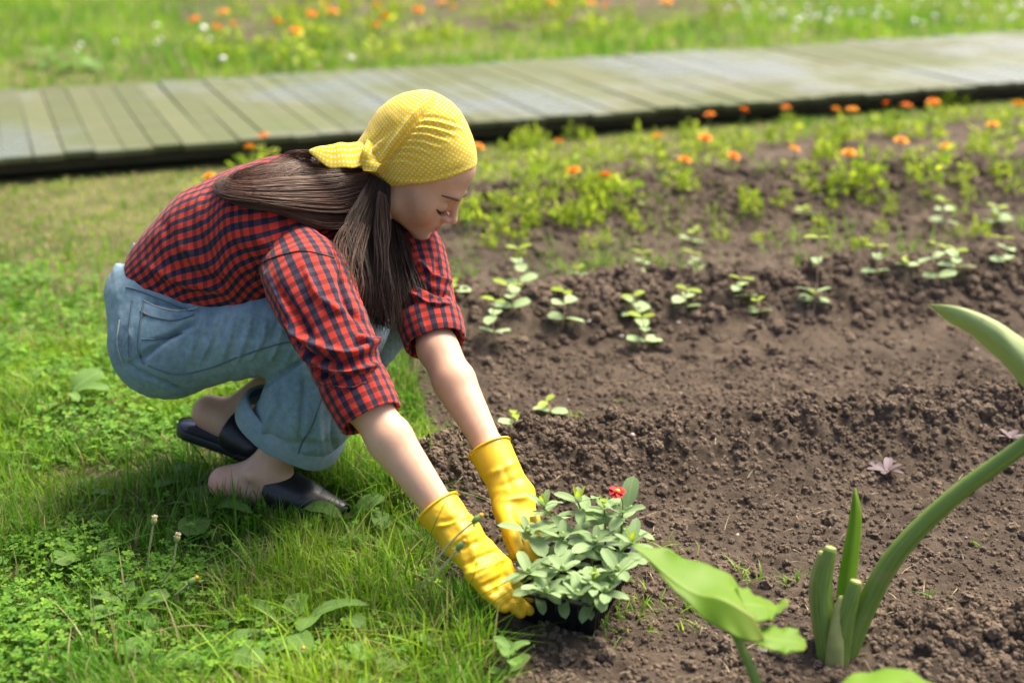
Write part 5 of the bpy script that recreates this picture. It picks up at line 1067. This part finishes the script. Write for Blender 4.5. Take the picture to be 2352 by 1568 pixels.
patch('leaf', [[(1742, 1440, 1.82), (1740, 1462, 1.79), (1735, 1480, 1.785)], [(1788, 1438, 1.83), (1785, 1468, 1.80), (1775, 1494, 1.78)], [(1832, 1448, 1.83), (1832, 1474, 1.81), (1818, 1497, 1.785)], [(1854, 1480, 1.82), (1852, 1486, 1.81), (1846, 1492, 1.80)]], M['canna'], pb, b2, 13, 22, True, .003)
stalkpx('stem', [(1672, 1425, 1.80), (1700, 1480, 1.80), (1735, 1560, 1.80), (1770, 1660, 1.80)], [.005, .0065, .0075, .008], M['stalk'], pb, b2)
b3 = G(2020, 1740); b3[2] = 0; pc = empty('broad_leaf_plant', b3); tag(pc, 'rounded broad leaf rising at the bottom beside the cut stubs', 'plant')
patch('leaf', [[(1890, 1600, 1.74), (1880, 1640, 1.72), (1900, 1700, 1.72)], [(1945, 1558, 1.76), (1945, 1620, 1.70), (1950, 1720, 1.70)], [(2010, 1535, 1.78), (2012, 1610, 1.70), (2012, 1730, 1.69)], [(2080, 1540, 1.78), (2085, 1620, 1.70), (2080, 1720, 1.70)], [(2135, 1562, 1.77), (2140, 1620, 1.72), (2130, 1690, 1.71)], [(2170, 1600, 1.75), (2172, 1630, 1.74), (2165, 1660, 1.73)]], M['canna'], pc, b3, 21, 30, False, .003)
stalkpx('stem', [(2010, 1700, 1.71), (2016, 1760, 1.70)], [.008, .009], M['stalk'], pc, b3)

# ------------------------------------------------------------------ weeds and dandelions in the near lawn
WLF = [set_mat(leaf_mesh('leaf', .075, .040, 5, 9, .45, .0, .15, .9, .0, .03), M['weed']), set_mat(leaf_mesh('leaf', .065, .042, 5, 9, .35, -.1, .12, .6, 0, .04), M['weed']), set_mat(leaf_mesh('leaf', .085, .026, 5, 9, .5, .15, .2, 1.0, 0, .05), M['weed'])]
weeds = [(475, 1195, 6, 1.15, 'broad-leaved weed crowding the heel of the flat mule'), (800, 1215, 3, 1.1, 'weed with a rounded leaf at the toe of the mule'), (665, 1475, 8, 1.15, 'large leafy weed in the lawn below the near glove'), (500, 1530, 5, .95, 'low broad-leaved weed at the bottom edge of the lawn'), (205, 1300, 6, .85, 'weed rosette beside the clover patch'), (75, 1250, 5, .8, 'broad-leaved weed in the clover at the lawn edge'), (185, 1155, 3, .7, 'single pale weed leaf lying in the grass before the bare patch'), (755, 1440, 5, .9, 'weed with pale leaves near the soil edge'), (300, 1420, 5, .8, 'small weed between clover and dandelion stalk'), (990, 1470, 6, .8, 'low weed at the corner of soil and lawn'), (440, 1130, 4, 1.0, 'weed with crinkled pale leaves behind the heel'), (150, 935, 6, 1.1, 'leafy weed in the sunlit clover behind the figure'), (60, 905, 5, 1.1, 'leafy weed at the edge of the sunlit clover'), (330, 850, 5, 1.0, 'weed under the seat of the jeans in the clover'), (120, 150, 7, 2.2, 'dark leafy weed in the grass beyond the boardwalk'), (185, 165, 6, 2.0, 'small leafy clump beyond the left boardwalk planks'), (880, 1250, 4, .8, 'weed in the grass between mule and near glove'), (850, 1560, 5, .85, 'weed at the bottom of the lawn near the soil'), (360, 1540, 5, .8, 'weed in the lower clover patch')]
def weed(px, py, n, sc, label):
    g = G(px, py); b = np.array((g[0], g[1], max(gz(g[0], g[1]), -.005))); o = empty('weed', b); tag(o, label, 'weed', 'broad-leaved weeds in the lawn'); a0 = random.uniform(0, 6)
    for i in range(n):
        s = sc*random.uniform(.7, 1.2)*1.05; az = a0+i*6.283/n+random.uniform(-.4, .4); t = random.uniform(.25, .9); L = random.uniform(.015, .035)*sc; e = np.array((math.cos(az)*math.cos(t)*L, math.sin(az)*math.cos(t)*L, math.sin(t)*L+.012)); stem_part([np.zeros(3), e*.6, e], .0016, .0012, M['stem'], o, 'leaf_stalk', 4); place_leaf(random.choice(WLF), o, e, az, t*.6, random.uniform(-.4, .4), s)
for q in weeds: weed(*q)
SER = set_mat(leaf_mesh('leaf', .06, .034, 5, 9, .55, .0, .25, .4, 0, .06), M['weed'])
g = G(1170, 1568); o = empty('nettle_weed', g); tag(o, 'toothed-leaf weed standing on the soil at the bottom of the picture', 'weed'); stem_part([np.zeros(3), np.array((0, 0, .03)), np.array((.003, 0, .06))], .002, .0015, M['stem'], o)
for z, n, s in ((.02, 2, .8), (.045, 2, .9), (.06, 3, .6)):
    for i in range(n): place_leaf(SER, o, (0, 0, z), i*6.283/n+z*40, random.uniform(.1, .6), 0, s)
def dandelion(path, kind, label):
    b = P(*path[0]); o = empty('dandelion', b); tag(o, label, 'dandelion', 'dandelions in the near lawn'); C = [P(*p)-b for p in path]; stem_part(C, .0019, .0017, M['dstem'], o); e = C[-1]; d = nrm(C[-1]-C[-2]); mb = MB()
    if kind == 'bud':
        add_tube(mb, np.array([e, e+d*.004, e+d*.010, e+d*.017, e+d*.019]), [.002, .0055, .006, .004, .002], 8); bd = mb.build('bud', M['stem'], o)
        for i in range(7):
            a = i*.9; s = nrm(np.cross(d, (math.cos(a), math.sin(a), .3))); mb = MB(); add_tube(mb, np.array([e+d*.003, e+s*.007-d*.001, e+s*.011-d*.004]), [.0012, .001, .0003], 4); mb.build('bract', M['stem'], o)
        mb = MB(); add_tube(mb, np.array([e+d*.016, e+d*.021, e+d*.023]), [.004, .0035, .001], 7); mb.build('petal_tip', M['yellowc'], o)
    else:
        add_tube(mb, np.array([e, e+d*.003, e+d*.009, e+d*.013]), [.002, .005, .0055, .004], 8); mb.build('seed_base', M['cut'], o); mb = MB()
        for i in range(26):
            s = nrm(d*1.2+RNG.normal(0, .55, 3)); q = e+d*.011; add_tube(mb, np.array([q, q+s*.008]), [.0009, .0006], 3)
        mb.build('tuft', M['dry_fluff'], o)
M['dstem'] = m_plain('pale_flower_stalk', (.30, .32, .15), .55, .2, 20); M['dry_fluff'] = m_plain('dry_fluff', (.46, .38, .27), .9, .2, 60)
dandelion([(968, 1352, 2.10), (1000, 1290, 2.08), (1045, 1235, 2.07), (1085, 1200, 2.065)], 'bud', 'dandelion bud on a long stalk crossing the near glove')
dandelion([(985, 1340, 2.09), (1015, 1305, 2.07), (1050, 1262, 2.06)], 'bud', 'shorter dandelion bud in front of the near glove')
dandelion([(338, 1310, 2.28), (343, 1260, 2.26), (352, 1205, 2.25)], 'seed', 'closed dandelion seed head below the mule heel')
dandelion([(368, 1342, 2.25), (395, 1300, 2.23), (405, 1245, 2.22)], 'seed', 'taller bent dandelion seed head in the lawn middle')
dandelion([(400, 1368, 2.23), (420, 1352, 2.22), (432, 1342, 2.22)], 'bud', 'small yellow dandelion bud lying low in the grass')
dandelion([(690, 1540, 2.08), (690, 1525, 2.07), (692, 1515, 2.07)], 'bud', 'yellow dandelion bud low beneath the large weed')
# long arching grass blades beside the tray
mb = MB()
for pts, wd in (([(1000, 1440, 2.12), (1090, 1375, 2.09), (1190, 1322, 2.06), (1270, 1272, 2.05)], .0030), ([(1040, 1470, 2.10), (1110, 1400, 2.07), (1180, 1350, 2.06), (1235, 1318, 2.06)], .0032), ([(1010, 1400, 2.14), (1080, 1340, 2.10), (1100, 1260, 2.08)], .003), ([(1190, 1510, 2.10), (1140, 1440, 2.09), (1115, 1436, 2.08)], .003), ([(1340, 1420, 2.12), (1430, 1310, 2.08), (1500, 1268, 2.04)], .0025), ([(960, 1300, 2.18), (1000, 1200, 2.14), (1040, 1120, 2.13)], .003), ([(930, 1320, 2.17), (945, 1230, 2.15), (935, 1150, 2.14)], .004), ([(1075, 1500, 2.09), (1090, 1430, 2.07), (1125, 1370, 2.06)], .003), ([(1055, 1480, 2.10), (1060, 1420, 2.09), (1085, 1390, 2.08)], .004)):
    C = catmull([P(*p) for p in pts], 16); f = random.random(); add_tube(mb, C, np.linspace(1, .15, 16)*wd*.5, 5, ry=np.linspace(1, .15, 16)*wd*.15, col=np.array((.12, .23, .025))*(1+.6*f))
tag(mb.build('grass', M['grass']), 'long arching grass blades leaning over the tray and near glove', 'grass', kind='stuff')
# pebbles
n = 60; p = bed_points(n, -.4, 2.2, 1.7, 3.6); cc = np.tile(np.array((.36, .27, .22)), (len(p), 1))*RNG.uniform(.7, 1.4, (len(p), 1)); scatter('pebbles', LUMPS, p, .003+.008*RNG.random(len(p))**3, M['stone'], 'small pale pebbles scattered over the soil bed', 'pebbles', .2)
